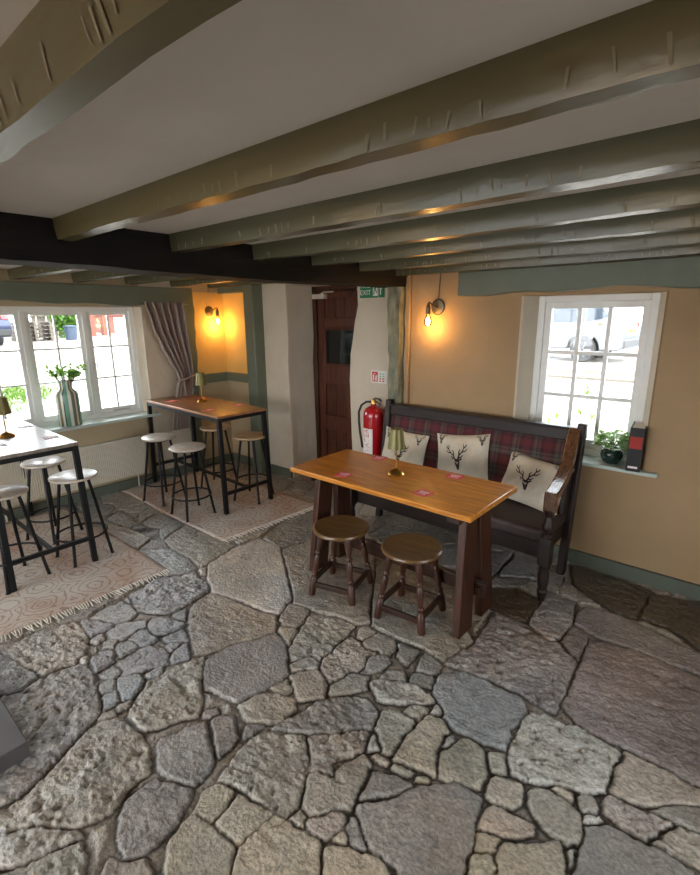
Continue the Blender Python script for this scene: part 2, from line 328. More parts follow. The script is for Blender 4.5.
# ------------------------------------------------------------------ flagstone floor
# each flagstone: colour key + relief level, then outline in millimetres on the ground
STONES = [
'gr1 -3236 429 -2996 485 -2906 518 -2632 560 -2600 478 -2645 396 -2720 291',
'wg2 -3182 474 -3050 528 -3043 699 -2984 888 -2774 864 -2654 805 -2601 743 -2634 655 -2641 581 -2827 543 -2971 517 -3119 459',
'gr2 -2682 322 -2592 458 -2608 561 -2584 648 -2568 741 -2478 756 -2363 749 -2162 679 -2144 663 -2082 546 -2034 448 -1990 359 -1968 262 -2006 169 -2742 256',
'bl1 -2959 949 -3002 1155 -2917 1181 -2785 1163 -2746 1087 -2783 1030 -2905 986',
'bl1 -2979 892 -2944 943 -2772 1013 -2765 871',
'bl0 -2722 849 -2741 935 -2683 916 -2686 872',
'bl0 -3005 1183 -2986 1214 -2912 1185',
'bl1 -2669 904 -2666 954 -2612 953 -2567 922 -2611 885',
'bl1 -2564 785 -2585 852 -2533 906 -2455 866 -2454 777',
'pa0 -2614 753 -2602 795 -2555 782 -2568 751',
'bl1 -2399 774 -2412 842 -2387 873 -2324 886 -2334 807',
'bl0 -2298 822 -2264 911 -2184 908 -2124 852 -2143 776 -2195 783',
'gr0 -2326 743 -2314 808 -2250 790 -2263 717',
'bl0 -2239 712 -2236 784 -2151 753 -2145 686',
'wg0 -2121 667 -2102 714 -2059 704 -2092 645',
'wg0 -2112 737 -2110 804 -2087 774 -2086 735',
'bl2 -3033 1237 -3031 1320 -3098 1488 -3035 1530 -2972 1685 -2794 1653 -2665 1609 -2637 1460 -2635 1331 -2644 1267 -2812 1183 -2918 1195',
'bl1 -3636 1542 -3451 1749 -3170 1757 -3000 1719 -2985 1644 -3089 1514 -3232 1545',
'wg1 -3616 1814 -3733 2081 -3377 2111 -3065 2129 -2996 1820 -2991 1765 -3146 1777 -3481 1783',
'gr0 -3620 1600 -3700 1744 -3587 1789 -3484 1758',
'wg1 -4298 1642 -4074 1717 -3726 1757 -3619 1591 -3827 1567 -3881 1428',
'bl1 -4116 1737 -4046 1965 -3767 2081 -3647 1813 -3755 1773',
'pa0 -2964 1730 -2942 1767 -2867 1717 -2895 1694',
'pa0 -2977 1816 -3034 2086 -3015 2336 -2775 2346 -2430 2099 -2225 1960 -2159 1890 -2093 1728 -2185 1692 -2394 1663 -2628 1607 -2819 1702',
'wg1 -2576 1394 -2618 1593 -2414 1646 -2242 1673 -2082 1710 -1976 1617 -2022 1482 -2083 1373 -2092 1299 -2158 1188 -2275 1236 -2387 1285',
'bl1 -2662 1184 -2595 1267 -2436 1308 -2463 1161 -2499 1118 -2618 1143',
'bl0 -2600 1304 -2590 1388 -2476 1326 -2542 1290',
'bl1 -2732 960 -2754 1041 -2677 1180 -2613 1121 -2603 1007 -2639 954',
'bl1 -2411 862 -2429 1004 -2392 1091 -2273 1092 -2214 1058 -2267 934 -2319 842',
'bl1 -2572 1010 -2585 1119 -2442 1118 -2435 1066 -2475 1022',
'bl1 -2576 937 -2564 1000 -2471 1014 -2458 905',
'bl1 -2433 1138 -2418 1284 -2300 1226 -2373 1142',
'bl0 -2349 1116 -2355 1157 -2312 1182 -2281 1151 -2304 1109',
'bl0 -2242 1086 -2282 1139 -2273 1209 -2171 1146 -2206 1071',
'bl0 -2222 933 -2205 1019 -2168 987 -2185 936',
'wg2 -2164 898 -2160 994 -2156 1066 -2100 1201 -2002 1127 -1818 1001 -1785 958 -1824 894 -1855 801 -1905 738 -2016 740 -2060 780',
'gr0 -2071 1188 -2068 1363 -1997 1492 -1959 1595 -1822 1558 -1653 1411 -1657 1306 -1694 1184 -1700 1141 -1785 1108 -1901 1083 -1984 1123',
'wg1 -2046 1687 -2116 1851 -1985 1902 -1936 1819 -1908 1699 -1992 1679',
'wg0 -1974 1631 -1977 1666 -1896 1697 -1814 1565 -1855 1587',
'wg2 -1803 1563 -1917 1835 -1879 1921 -1807 1953 -1653 1963 -1634 1867 -1622 1783 -1599 1595 -1672 1607 -1718 1485',
'wg2 -1572 1567 -1610 1770 -1604 1868 -1484 1831 -1404 1875 -1348 1696 -1422 1654 -1451 1515',
'wg1 -1701 1469 -1669 1588 -1594 1589 -1572 1537 -1659 1445',
'wg0 -1634 1408 -1608 1497 -1563 1535 -1463 1505 -1393 1424 -1489 1327 -1590 1381',
'wg0 -1643 1300 -1628 1395 -1556 1356 -1569 1302',
'wg0 -1429 1498 -1402 1631 -1330 1673 -1277 1608 -1349 1478 -1407 1438',
'wg1 -1656 1216 -1577 1289 -1507 1311 -1460 1286 -1456 1182 -1526 1122 -1597 1086 -1671 1125',
'wg1 -2717 2327 -2728 2478 -2676 2474 -2666 2626 -2602 2882 -2256 2917 -1813 2336 -1611 2037 -1653 1963 -1889 1912 -2105 1875 -2326 2043',
'gr1 -3002 2347 -3105 2685 -3097 3117 -2800 2994 -2667 2699 -2762 2357',
'wg1 -1778 2301 -1987 2620 -1996 2947 -1623 2628 -1236 2486 -1044 2268 -1074 2026 -1208 2040 -1374 2026 -1568 2022 -1666 2127',
'wg0 -1604 1942 -1588 1979 -1514 1980 -1527 1885 -1565 1877',
'wg0 -1516 1871 -1499 1980 -1395 1996 -1327 1940 -1337 1877 -1464 1825',
'gr1 -1469 1778 -1349 1857 -1304 1832 -1309 1749 -1339 1685 -1375 1664',
'gr1 -1357 1982 -1294 1990 -1233 1997 -1221 1862 -1299 1899',
'gr1 -1160 1874 -1199 2005 -1074 1985 -1068 1893 -1143 1858',
'gr0 -1147 1771 -1155 1858 -1068 1893 -1025 1811 -1108 1786',
'wg1 -1265 1709 -1268 1782 -1208 1824 -1167 1773 -1225 1724',
'wg2 -1295 1647 -1206 1731 -1101 1774 -976 1759 -988 1722 -1073 1644 -1139 1605 -1191 1577',
'wg1 -1053 1597 -1045 1671 -966 1687 -977 1600 -1035 1589',
'wg1 -1101 1437 -1139 1525 -1110 1565 -987 1591 -973 1545 -984 1465 -954 1372 -993 1346 -1048 1397',
'pa0 -952 1682 -959 1748 -903 1708',
'gr2 -1446 1132 -1419 1273 -1413 1374 -1334 1490 -1236 1556 -1139 1509 -1108 1431 -1211 1309 -1316 1213 -1403 1147',
'bl1 -1021 1806 -1049 1900 -945 2006 -873 2019 -873 2019 -665 2020 -610 1954 -635 1829 -602 1708 -689 1680 -698 1679 -790 1670 -842 1655 -891 1688 -942 1738',
'pu2 -1070 2019 -1020 2220 -1059 2621 -854 2582 -649 2553 -540 2474 -517 2264 -513 2044 -660 2058 -856 2052 -928 2039',
'pu1 -870 2657 -903 3063 -716 3035 -666 2828 -671 2603 -780 2607',
'dk1 -1101 2655 -1192 2854 -1068 2958 -882 2926 -875 2653',
'gr1 -1440 3321 -1297 3440 -1263 3108 -1282 2983',
'gr1 -1228 3063 -1260 3428 -1083 3411 -991 3156 -1075 3155',
'pu1 -655 2571 -651 2739 -549 2729 -534 2489 -635 2543',
'pa0 -859 2597 -781 2577 -682 2589 -701 2544',
'pu0 -654 2825 -667 2907 -644 3037 -459 3081 -322 3040 -175 2996 -42 2975 133 2921 141 2749 -25 2798 -155 2781 -268 2794 -496 2773',
'dk1 -796 3284 -875 3526 -791 3576 -370 3508 -363 3331 -375 3125 -474 3096 -604 3158',
'dk1 -361 3136 -358 3470 -98 3551 105 3526 128 3035 -47 3025 -194 3135',
'pu1 -531 2721 -424 2776 -265 2771 -142 2752 -20 2746 217 2738 231 2051 48 2047 -30 2037 -131 2048 -236 2049 -397 2042 -494 2115 -503 2157 -500 2334 -517 2535',
'pa2 -594 1753 -597 1920 -556 1985 -446 2003 -395 2032 -393 2026 -306 2010 -227 2005 -231 1767 -299 1721 -371 1687 -416 1660 -483 1626 -546 1619',
'bg1 -223 1791 -208 2027 -121 2037 -15 2022 64 2022 175 2003 58 1946 -23 1884 -97 1815 -168 1796',
'wg2 -216 1692 -216 1762 -112 1788 -11 1797 -35 1749 -71 1669 -146 1664',
'wg1 -83 1810 -21 1872 53 1932 151 1907 70 1831 -1 1815',
'wg2 -22 1742 24 1809 100 1818 159 1775 137 1700 50 1690 -55 1683',
'gr0 -232 1529 -237 1597 -192 1635 -138 1653 -57 1659 30 1665 77 1646 61 1591 -225 1348 -237 1456',
'pa0 -258 1627 -232 1659 -196 1650 -249 1606',
'bg1 -620 1580 -650 1654 -603 1681 -559 1608 -590 1582',
'bg1 -576 1460 -601 1549 -489 1599 -457 1529 -480 1479 -533 1455',
'wg1 -449 1536 -458 1592 -395 1645 -278 1620 -252 1566 -252 1507 -277 1477 -367 1478',
'bg1 -544 1328 -559 1392 -534 1441 -471 1457 -386 1471 -381 1438 -431 1378',
'bg1 -524 1255 -535 1310 -490 1344 -466 1340 -458 1289 -498 1264',
'bg1 -450 1288 -449 1336 -382 1401 -299 1463 -275 1440 -245 1331 -408 1193',
'pa0 -267 1447 -259 1484 -241 1445 -252 1398',
'bg1 -507 1194 -518 1230 -464 1270 -438 1245 -418 1185 -482 1130',
'bg0 -401 1640 -368 1678 -319 1688 -315 1649',
'wg1 -310 1684 -269 1719 -235 1696 -233 1663 -271 1646',
'bg1 -949 1357 -960 1541 -951 1645 -885 1677 -836 1646 -824 1520 -770 1406 -849 1387',
'bg1 -764 1411 -816 1514 -783 1621 -748 1664 -673 1647 -618 1558 -590 1480 -675 1453',
'pa0 -819 1537 -834 1606 -807 1628 -785 1606 -804 1537',
'pa0 -1054 1313 -1101 1394 -1081 1418 -1008 1352',
'bg0 -1016 1307 -1019 1324 -953 1348 -940 1316',
'wg0 -927 1320 -920 1345 -845 1366 -835 1351 -877 1327',
'bg0 -838 1355 -795 1385 -781 1363 -826 1337',
'gr0 -941 1130 -979 1259 -885 1310 -814 1312 -867 1203',
'gr1 -926 1082 -933 1126 -861 1196 -801 1313 -695 1425 -586 1446 -567 1375 -531 1240 -514 1149 -527 1092 -645 992 -677 1026 -773 1019 -844 1029 -879 1054',
'wg2 -1429 838 -1450 891 -1475 971 -1481 1019 -1452 1119 -1313 1209 -1192 1097 -1109 999 -1099 968 -1110 916 -1163 893 -1306 864',
'wg2 -1170 1080 -1183 1117 -1294 1203 -1212 1297 -1132 1396 -1098 1411 -1060 1321 -1139 1179 -1089 1137',
'wg1 -1139 1038 -1170 1092 -1151 1131 -1084 1132 -1078 1224 -1042 1298 -993 1277 -970 1159 -942 1078 -998 1016 -1052 965 -1098 977',
'wg0 -1098 916 -1095 964 -1058 960 -1035 927 -1059 920',
'wg1 -1032 934 -1044 957 -995 1013 -959 1062 -935 1035 -929 974 -942 936 -989 933',
'bg0 -913 961 -917 1003 -880 989 -885 967',
'bg1 -1133 689 -1145 723 -1143 810 -1134 888 -1044 905 -961 920 -927 905 -874 836 -847 798 -1059 619',
'bg1 -867 842 -913 915 -888 960 -815 983 -747 1007 -680 985 -670 948 -840 805',
'gr1 -924 1034 -927 1071 -867 1045 -821 1012 -825 983 -875 993',
'gr1 -1755 748 -1785 783 -1717 962 -1627 923 -1515 873 -1490 822 -1483 753 -1541 726 -1664 699',
'gr0 -1697 978 -1692 1021 -1642 1063 -1535 1000 -1515 880',
'gr1 -1639 561 -1624 668 -1574 693 -1469 731 -1436 681 -1396 616 -1388 550 -1388 498 -1411 453 -1502 453 -1592 508',
'bg0 -1387 697 -1419 757 -1413 817 -1330 843 -1314 794 -1308 719',
'bg0 -1282 722 -1304 782 -1322 848 -1226 868 -1159 885 -1154 819 -1164 737 -1168 725',
'bg0 -1296 518 -1356 577 -1378 687 -1299 713 -1167 718 -1132 681 -1062 617 -1232 472',
'wg2 -2058 545 -2084 660 -2032 719 -1935 720 -1903 732 -1814 724 -1750 700 -1681 673 -1670 568 -1639 530 -1627 479 -1653 418 -1700 359 -1773 297 -1835 226 -1925 150 -1959 183 -1942 268 -1974 361 -2012 448',
'wg2 -1827 205 -1765 295 -1656 377 -1617 383 -1640 318 -1661 250 -1700 183 -1761 124 -1879 152',
'wg2 -1679 178 -1658 243 -1601 370 -1534 357 -1430 304 -1668 102 -1739 119',
'wg1 -1429 373 -1464 408 -1420 429 -1384 489 -1327 488 -1237 468 -1375 351',
'gr0 -1515 1015 -1557 1078 -1501 1126 -1501 1057',
'gr0 -1751 963 -1780 993 -1745 1046 -1710 1028 -1725 978',
'gr1 -4032 1752 -4187 2060 -3800 2081 -3660 1802 -3800 1761',
'gr1 -4436 1702 -4517 1850 -4074 1827 -4060 1729']

PAL = dict(bl=(.33, .33, .33), wg=(.365, .33, .28), bg=(.44, .385, .305), gr=(.29, .275, .255), pu=(.30, .265, .25), dk=(.105, .08, .054), pa=(.52, .49, .44))
_tab = np.random.RandomState(5).rand(256, 256)
def vn(x, y, s=0):
    x = x+s*17.31; y = y+s*9.77
    xi = np.floor(x).astype(int); yi = np.floor(y).astype(int); fx = x-xi; fy = y-yi
    fx = fx*fx*(3-2*fx); fy = fy*fy*(3-2*fy)
    g = lambda a, b: _tab[(a+37*s) % 256, b % 256]
    return (g(xi, yi)*(1-fx)+g(xi+1, yi)*fx)*(1-fy)+(g(xi, yi+1)*(1-fx)+g(xi+1, yi+1)*fx)*fy
def fbm(x, y, f, oct, s=0):
    t = 0; a = 1; n = 0
    for i in range(oct):
        t = t+a*(vn(x*f, y*f, s+i)-.5); n += a; a *= .55; f *= 2.03
    return t/n*2
def make_floor():
    st = .0064
    xs = np.arange(-5.16, .80, st); ys = np.arange(-.36, 4.12, st)
    X, Y = np.meshgrid(xs, ys)
    wx = X+.009*fbm(X, Y, 14, 2, 3)+.0075*fbm(X, Y, 46, 3, 5); wy = Y+.009*fbm(X, Y, 14, 2, 8)+.0075*fbm(X, Y, 46, 3, 9)
    S1 = np.full(X.shape, -9.); S2 = np.full(X.shape, -9.)
    lev = np.full(X.shape, 1.); tilt = np.zeros(X.shape); col = np.zeros(X.shape+(3,))
    rs = np.random.RandomState(11)
    for ln in STONES:
        key, lv = ln[:2], int(ln[2]); a = np.array(ln.split()[1:], float)/1000; P = a.reshape(-1, 2)
        Q = np.roll(P, -1, 0)
        x0, y0 = P.min(0)-.12; x1, y1 = P.max(0)+.12
        i0, i1 = np.searchsorted(ys, [y0, y1]); j0, j1 = np.searchsorted(xs, [x0, x1])
        if i1 <= i0 or j1 <= j0: continue
        px = wx[i0:i1, j0:j1]; py = wy[i0:i1, j0:j1]
        d = np.full(px.shape, 9.); ins = np.zeros(px.shape, bool)
        for (ax, ay), (bx, by) in zip(P, Q):
            ex, ey = bx-ax, by-ay; t = np.clip(((px-ax)*ex+(py-ay)*ey)/(ex*ex+ey*ey+1e-12), 0, 1)
            d = np.minimum(d, np.hypot(px-ax-t*ex, py-ay-t*ey))
            c = (ay > py) != (by > py)
            ins ^= c & (px < (bx-ax)*(py-ay)/(by-ay+1e-12)+ax)
        base = np.array(PAL[key])*(1+.16*(rs.rand()-.5))*(1+.05*(rs.rand(3)-.5))
        k1, k2, k3 = (rs.rand(3)-.5)
        cx, cy = P.mean(0)
        sd = np.where(ins, d, -d); c1 = S1[i0:i1, j0:j1]; c2 = S2[i0:i1, j0:j1]
        new = sd > c1
        S2[i0:i1, j0:j1] = np.where(new, c1, np.maximum(c2, sd)); S1[i0:i1, j0:j1] = np.where(new, sd, c1)
        lev[i0:i1, j0:j1][new] = lv
        tl = .006*k1+.012*(k2*(px-cx)+k3*(py-cy))
        tilt[i0:i1, j0:j1][new] = tl[new]
        col[i0:i1, j0:j1][new] = base
    G = .0115
    near = np.maximum(0, -S1)
    edge = np.minimum(S1+G, (S1-S2)*.5)+.007*fbm(X, Y, 7, 2, 13)
    inside = S1 > -G
    edge = np.where(inside, edge, 0)
    # smaller stones packed where no large flag was laid
    cs = .27
    gx = np.floor(wx/cs).astype(int); gy = np.floor(wy/cs).astype(int)
    F1 = np.full(X.shape, 9.); F2 = np.full(X.shape, 9.); I1 = np.zeros(X.shape, int)
    for dx in (-1, 0, 1):
        for dy in (-1, 0, 1):
            a, b = gx+dx, gy+dy
            sx = (a+.15+.7*_tab[a % 256, b % 256])*cs; sy = (b+.15+.7*_tab[(a+91) % 256, (b+53) % 256])*cs
            d = np.hypot(wx-sx, wy-sy); c = d < F1
            F2 = np.where(c, F1, np.minimum(F2, d)); I1 = np.where(c, (a*7919+b*104729) % 97, I1); F1 = np.where(c, d, F1)
    fe = np.minimum((F2-F1)*.5, near-.022)
    fill = (~inside) & (fe > 0) & (near > .04)
    lev = np.where(inside, lev, 1)
    fc = np.array([PAL[k] for k in ('wg', 'gr', 'wg', 'gr', 'pu')])[I1 % 5]
    edge = np.where(fill, fe, edge); col[fill] = fc[fill]
    tilt = np.where(fill, ((I1 % 13)/13-.5)*.006, tilt)
    stone = inside | fill
    t = np.clip((edge-.0028)/.0095, 0, 1); t = t*t*(3-2*t)*stone
    amp = np.choose(lev.astype(int), [.0032, .0095, .0175])
    def terr(n, k):
        q = n*k; fl = np.floor(q); f = np.clip((q-fl-.30)/.40, 0, 1); return (fl+f*f*(3-2*f))/k
    n1 = fbm(X+.02*fbm(X, Y, 18, 2, 15), Y+.02*fbm(X, Y, 18, 2, 16), 6.5, 5, 21); n2 = fbm(X*1.0+Y*.35, (Y-X*.35)*2.2, 13, 4, 31)
    rel = np.where(lev > .5, .75*terr(n1, 4.5)+.55*terr(n2, 4), n1*.8)+.35*fbm(X, Y, 30, 3, 33)
    pit = np.clip(fbm(X, Y, 30, 3, 41)-.26, 0, .3)*-.045*(.25+.75*(lev > 1))
    crack = np.abs(fbm(X, Y, 3.4, 3, 61)); ck = np.clip(1-crack/.012, 0, 1)*(lev > .5)*-.007
    h = tilt+rel*amp+pit+ck
    mort = -.018+.004*fbm(X, Y, 20, 3, 51)+np.clip(near-.013, 0, .03)*.3
    Z = h*t+mort*(1-t)
    Z -= .002
    # colour: stone, cement in wide joints, soil-brown in tight joints
    wide = np.clip((near-.010)/.012, 0, 1)[..., None]
    mcol = np.array((.034, .024, .016))*(1-wide)+np.array((.29, .26, .22))*wide
    var = 1+.34*fbm(X, Y, 4, 4, 71)+.30*fbm(X, Y, 36, 4, 81)
    warm = fbm(X, Y, 3.1, 3, 91)[..., None]*np.array((.10, .0, -.12))
    pale = (np.clip(fbm(X, Y, 26, 4, 101)-.10, 0, .25)*4*(lev > 1.5))[..., None]
    scol = col*var[..., None]*(1+warm)
    scol = scol*(1-.45*pale)+np.array((.56, .53, .48))*.45*pale
    t3 = np.clip((edge-.0028)/.005, 0, 1)[..., None]*stone[..., None]
    colr = np.clip(scol*t3+mcol*(1-t3), .004, .8)
    ny, nx = X.shape
    V = np.stack([X, Y, Z], -1).reshape(-1, 3)
    idx = np.arange(ny*nx).reshape(ny, nx)
    F = np.stack([idx[:-1, :-1], idx[:-1, 1:], idx[1:, 1:], idx[1:, :-1]], -1).reshape(-1, 4)
    # plain paving out of sight, round the modelled part
    n0 = len(V)
    ax, bx, ay, by = X[0, 0], X[0, -1], Y[0, 0], Y[-1, 0]
    ext = np.array([(ax, -2.6, 0), (2.4, -2.6, 0), (ax, ay, 0), (bx, ay, 0), (2.4, ay, 0), (bx, by, 0), (2.4, by, 0)], float)
    V = np.concatenate([V, ext]); F = np.concatenate([F, n0+np.array([(0, 1, 4, 2), (3, 4, 6, 5)])])
    colr = np.concatenate([colr.reshape(-1, 3), np.tile([[.2, .18, .155]], (7, 1))])
    me = bpy.data.meshes.new('floor')
    me.vertices.add(len(V)); me.vertices.foreach_set('co', V.astype(np.float32).ravel())
    me.loops.add(len(F)*4); me.loops.foreach_set('vertex_index', F.astype(np.int32).ravel())
    me.polygons.add(len(F)); me.polygons.foreach_set('loop_start', np.arange(0, len(F)*4, 4, dtype=np.int32))
    me.polygons.foreach_set('use_smooth', np.ones(len(F), bool))
    me.update(calc_edges=True); me.validate()
    at = me.color_attributes.new('stone', 'FLOAT_COLOR', 'POINT')
    at.data.foreach_set('color', np.concatenate([colr, np.ones((len(colr), 1))], 1).astype(np.float32).ravel())
    Mt = bpy.data.materials.new('worn_flagstone'); Mt.use_nodes = True
    nt = Mt.node_tree; N = nt.nodes; L = nt.links; p = N['Principled BSDF']
    ca = N.new('ShaderNodeVertexColor'); ca.layer_name = 'stone'
    tc = N.new('ShaderNodeTexCoord')
    n = N.new('ShaderNodeTexNoise'); n.inputs['Scale'].default_value = 70; n.inputs['Detail'].default_value = 5; L.new(tc.outputs['Object'], n.inputs['Vector'])
    mr = N.new('ShaderNodeMapRange'); mr.inputs[1].default_value = .3; mr.inputs[2].default_value = .7; mr.inputs[3].default_value = .72; mr.inputs[4].default_value = 1.28
    L.new(n.outputs['Fac'], mr.inputs[0])
    mx = N.new('ShaderNodeMix'); mx.data_type = 'RGBA'; mx.blend_type = 'MULTIPLY'; mx.inputs[0].default_value = 1
    L.new(ca.outputs[0], mx.inputs[6]); L.new(mr.outputs[0], mx.inputs[7]); L.new(mx.outputs[2], p.inputs['Base Color']); p.inputs['Coat Weight'].default_value = .35; p.inputs['Coat Roughness'].default_value = .28
    n2 = N.new('ShaderNodeTexNoise'); n2.inputs['Scale'].default_value = 9; n2.inputs['Detail'].default_value = 6; L.new(tc.outputs['Object'], n2.inputs['Vector'])
    m2 = N.new('ShaderNodeMapRange'); m2.inputs[1].default_value = .3; m2.inputs[2].default_value = .7; m2.inputs[3].default_value = .22; m2.inputs[4].default_value = .5
    L.new(n2.outputs['Fac'], m2.inputs[0]); L.new(m2.outputs[0], p.inputs['Roughness'])
    b = N.new('ShaderNodeBump'); b.inputs['Strength'].default_value = .75; b.inputs['Distance'].default_value = .012
    L.new(n.outputs['Fac'], b.inputs['Height']); L.new(b.outputs[0], p.inputs['Normal'])
    me.materials.append(Mt)
    o = bpy.data.objects.new('floor', me); C.objects.link(o); tag(o, 'worn irregular limestone flagstone floor with dark joints', 'floor', kind='structure')
make_floor()

# ------------------------------------------------------------------ room shell
HC = 2.215           # ceiling between the joists
def struct(o, label=None, cat=None): return tag(o, label, cat, kind='structure')

b = MB(); b.box(-5.45, 2.7, -2.9, 4.6, HC, HC+.15)
struct(b.build('ceiling', M['ceiling'], smooth=0), 'off white plaster ceiling between the painted joists', 'ceiling')

# west wall: hole for the wide casement window
WY0, WY1, WZ0, WZ1 = .965, 2.575, .76, 1.912
b = MB()
b.box(-5.45, -5.1, -2.9, -2.37, -.05, HC); b.box(-5.45, -5.1, .64, WY0, -.05, HC); b.box(-5.45, -5.1, -2.37, .64, -.05, WZ0); b.box(-5.45, -5.1, -2.37, .64, WZ1, HC); b.box(-5.45, -5.1, WY1, 3.06, -.05, HC, 1); b.box(-5.45, -5.1, 3.06, 3.62, -.05, HC)
b.box(-5.45, -5.1, WY0, WY1, -.05, WZ0); b.box(-5.45, -5.1, WY0, WY1, WZ1, HC)
b.box(-5.255, -5.0985, WY1-.004, WY1+.02, WZ0, WZ1, 1)
struct(b.build('wall_west', [M['cream'], M['white_coollit_plaster']], smooth=0), 'cream plaster wall with the wide casement window', 'wall')

# north wall: window hole, doorway, return to the corner
NY = 3.6; NB = 3.95
NX0, NX1, NZ0, NZ1 = -1.42, -.53, .765, 1.932
def wavy(pts_fn, n): return [pts_fn(i/n) for i in range(n+1)]
b = MB()
b.prism([(-2.40, NY), (NX0, NY), (NX0+.055, NY+.15), (NX0+.055, NB), (-2.40, NB)], 2, -.05, HC, 0)
b.prism([(NX1, NY), (2.4, NY), (2.4, NB), (NX1-.055, NB), (NX1-.055, NY+.15)], 2, -.05, HC, 0)
b.box(NX0-.02, NX1+.02, NY, NB, -.05, NZ0, 0); b.box(NX0-.02, NX1+.02, NY, NB, NZ1, HC, 0)
b.add([(NX0+.003, NY-.0015, NZ0), (NX0+.059, NY+.15, NZ0), (NX0+.059, NY+.15, NZ1), (NX0+.003, NY-.0015, NZ1)], [(0, 1, 2, 3)], 1)
b.add([(NX1-.003, NY-.0015, NZ0), (NX1-.059, NY+.15, NZ0), (NX1-.059, NY+.15, NZ1), (NX1-.003, NY-.0015, NZ1)], [(3, 2, 1, 0)], 1)
b.add([(NX0-.014, NY-.0015, NZ0), (NX0+.003, NY-.0015, NZ0), (NX0+.003, NY-.0015, NZ1), (NX0-.014, NY-.0015, NZ1)], [(0, 1, 2, 3)], 1)
# pier, cooler light painted into its paler plaster, between doorway and rough post, with an uneven left edge
dz = [(-.05, -3.07), (.5, -3.075), (.9, -3.09), (1.2, -3.10), (1.45, -3.085), (1.6, -3.055), (1.75, -3.03), (1.9, -2.99), (2.05, -3.0), (HC, -3.0)]
b.prism([(x, z) for z, x in dz]+[(-2.40, HC), (-2.40, -.05)], 1, NY, NB, 1)
# pier, same painted-in light, left of the doorway, soft edge
px = [(-.05, -3.935), (.4, -3.94), (.9, -3.955), (1.3, -3.965), (1.6, -3.945), (2.0, -3.955), (HC, -3.96)]
b.prism([(-4.45, -.05)]+[(x, z) for z, x in px]+[(-4.45, HC)], 1, NY-.02, 4.05, 1)
b.box(-5.45, -4.44, NY, NB, -.05, HC, 2)
b.box(-4.0, -2.98, NY, NB, 2.12, HC, 1)          # over the doorway
b.box(-4.2, -2.9, 4.14, 4.2, -.05, HC, 1)        # passage behind the door
struct(b.build('wall_north', [M['buff'], M['white_coollit_plaster'], M['cream']], bevel=.012, smooth=40), 'buff plaster wall with the small sash window and doorway', 'wall')

# walls behind the camera, each with an unseen window added to let daylight in
def wall_hole(name, axis, p0, p1, a0, a1, h0, h1, z0, z1, label):
    b = MB()
    def bx(u0, u1, v0, v1):
        if axis == 'x': b.box(u0, u1, p0, p1, v0, v1)
        else: b.box(p0, p1, u0, u1, v0, v1)
    bx(a0, h0, -.05, HC); bx(h1, a1, -.05, HC); bx(h0, h1, -.05, z0); bx(h0, h1, z1, HC)
    struct(b.build(name, M['buff'], smooth=0), label, 'wall')
wall_hole('wall_south', 'x', -2.9, -2.6, -5.45, 2.7, -4.6, -.6, .40, 2.05, 'buff plaster wall behind the camera with an added window')
wall_hole('wall_east', 'y', 2.4, 2.7, -2.6, NB, -.2, 2.0, .60, 2.0, 'buff plaster wall opposite the wide casement window')

# windows ----------------------------------------------------------------
def wx(u0, u1, d0, d1, z0, z1): return (-5.1-d1, -5.1-d0, u0, u1, z0, z1)      # west wall: u along y
def wn(u0, u1, d0, d1, z0, z1): return (u0, u1, NY+d0, NY+d1, z0, z1)           # north wall: u along x
def window(name, mp, u0, u1, z0, z1, lights, cols, rows, label, depth=.15, post=.05, rail=.04, mb=.02, botrail=.06, head=.045):
    root = thing(name, label, 'window', kind='structure')
    f = MB()
    f.box(*mp(u0, u0+.05, depth, depth+.09, z0, z1)); f.box(*mp(u1-.05, u1, depth, depth+.09, z0, z1))
    f.box(*mp(u0+.05, u1-.05, depth, depth+.09, z0, z0+.04)); f.box(*mp(u0+.05, u1-.05, depth, depth+.09, z1-head, z1))
    for i in range(1, len(lights)):
        f.box(*mp(lights[i]-post/2, lights[i]+post/2, depth, depth+.09, z0+.04, z1-head))
    f.build('window_frame', M['white_frame'], root, bevel=.005)
    ed = [u0+.05]+[l for l in lights[1:]]+[u1-.05]
    for i in range(len(lights)):
        a = ed[i]+(post/2 if i else 0); c = ed[i+1]-(post/2 if i+1 < len(lights) else 0)
        s = MB(); q0, q1 = depth+.02, depth+.06
        zb, zt = z0+.04, z1-head
        s.box(*mp(a, a+rail, q0, q1, zb, zt)); s.box(*mp(c-rail, c, q0, q1, zb, zt))
        s.box(*mp(a+rail, c-rail, q0, q1, zb, zb+botrail)); s.box(*mp(a+rail, c-rail, q0, q1, zt-rail, zt))
        ga, gc, gb, gt = a+rail, c-rail, zb+botrail, zt-rail
        for k in range(1, cols):
            u = ga+(gc-ga)*k/cols; s.box(*mp(u-mb/2, u+mb/2, q0+.004, q1-.008, gb, gt))
        for k in range(1, rows):
            z = gb+(gt-gb)*k/rows; s.box(*mp(ga, gc, q0+.005, q1-.009, z-mb/2, z+mb/2))
        so = s.build('sash', M['white_frame'], root, bevel=.003)
        g = MB(); g.box(*mp(ga-.004, gc+.004, q0+.016, q0+.020, gb-.004, gt+.004)); g.build('pane', M_PANE, so, smooth=0)
    return root
M_PANE = glass('window_glass')
w1 = window('window_1', wx, WY0+.005, WY1-.018, .785, 1.912, [0, 1.515, 2.055], 2, 3, 'wide white three light casement window with small panes', mb=.017, rail=.034, botrail=.05)
for y, z in ((1.475, 1.36), (2.10, 1.35)):
    h = MB(); h.tube([(-5.235, y, z), (-5.215, y, z), (-5.205, y, z+.05), (-5.205, y, z-.08)], .006, 8); h.build('latch', M['white_frame'], w1)
h = MB()
for y in (1.3, 2.3): h.tube([(-5.225, y-.09, .846), (-5.21, y, .852), (-5.225, y+.09, .846)], .005, 8)
h.build('casement_stay', M['steel'], w1)
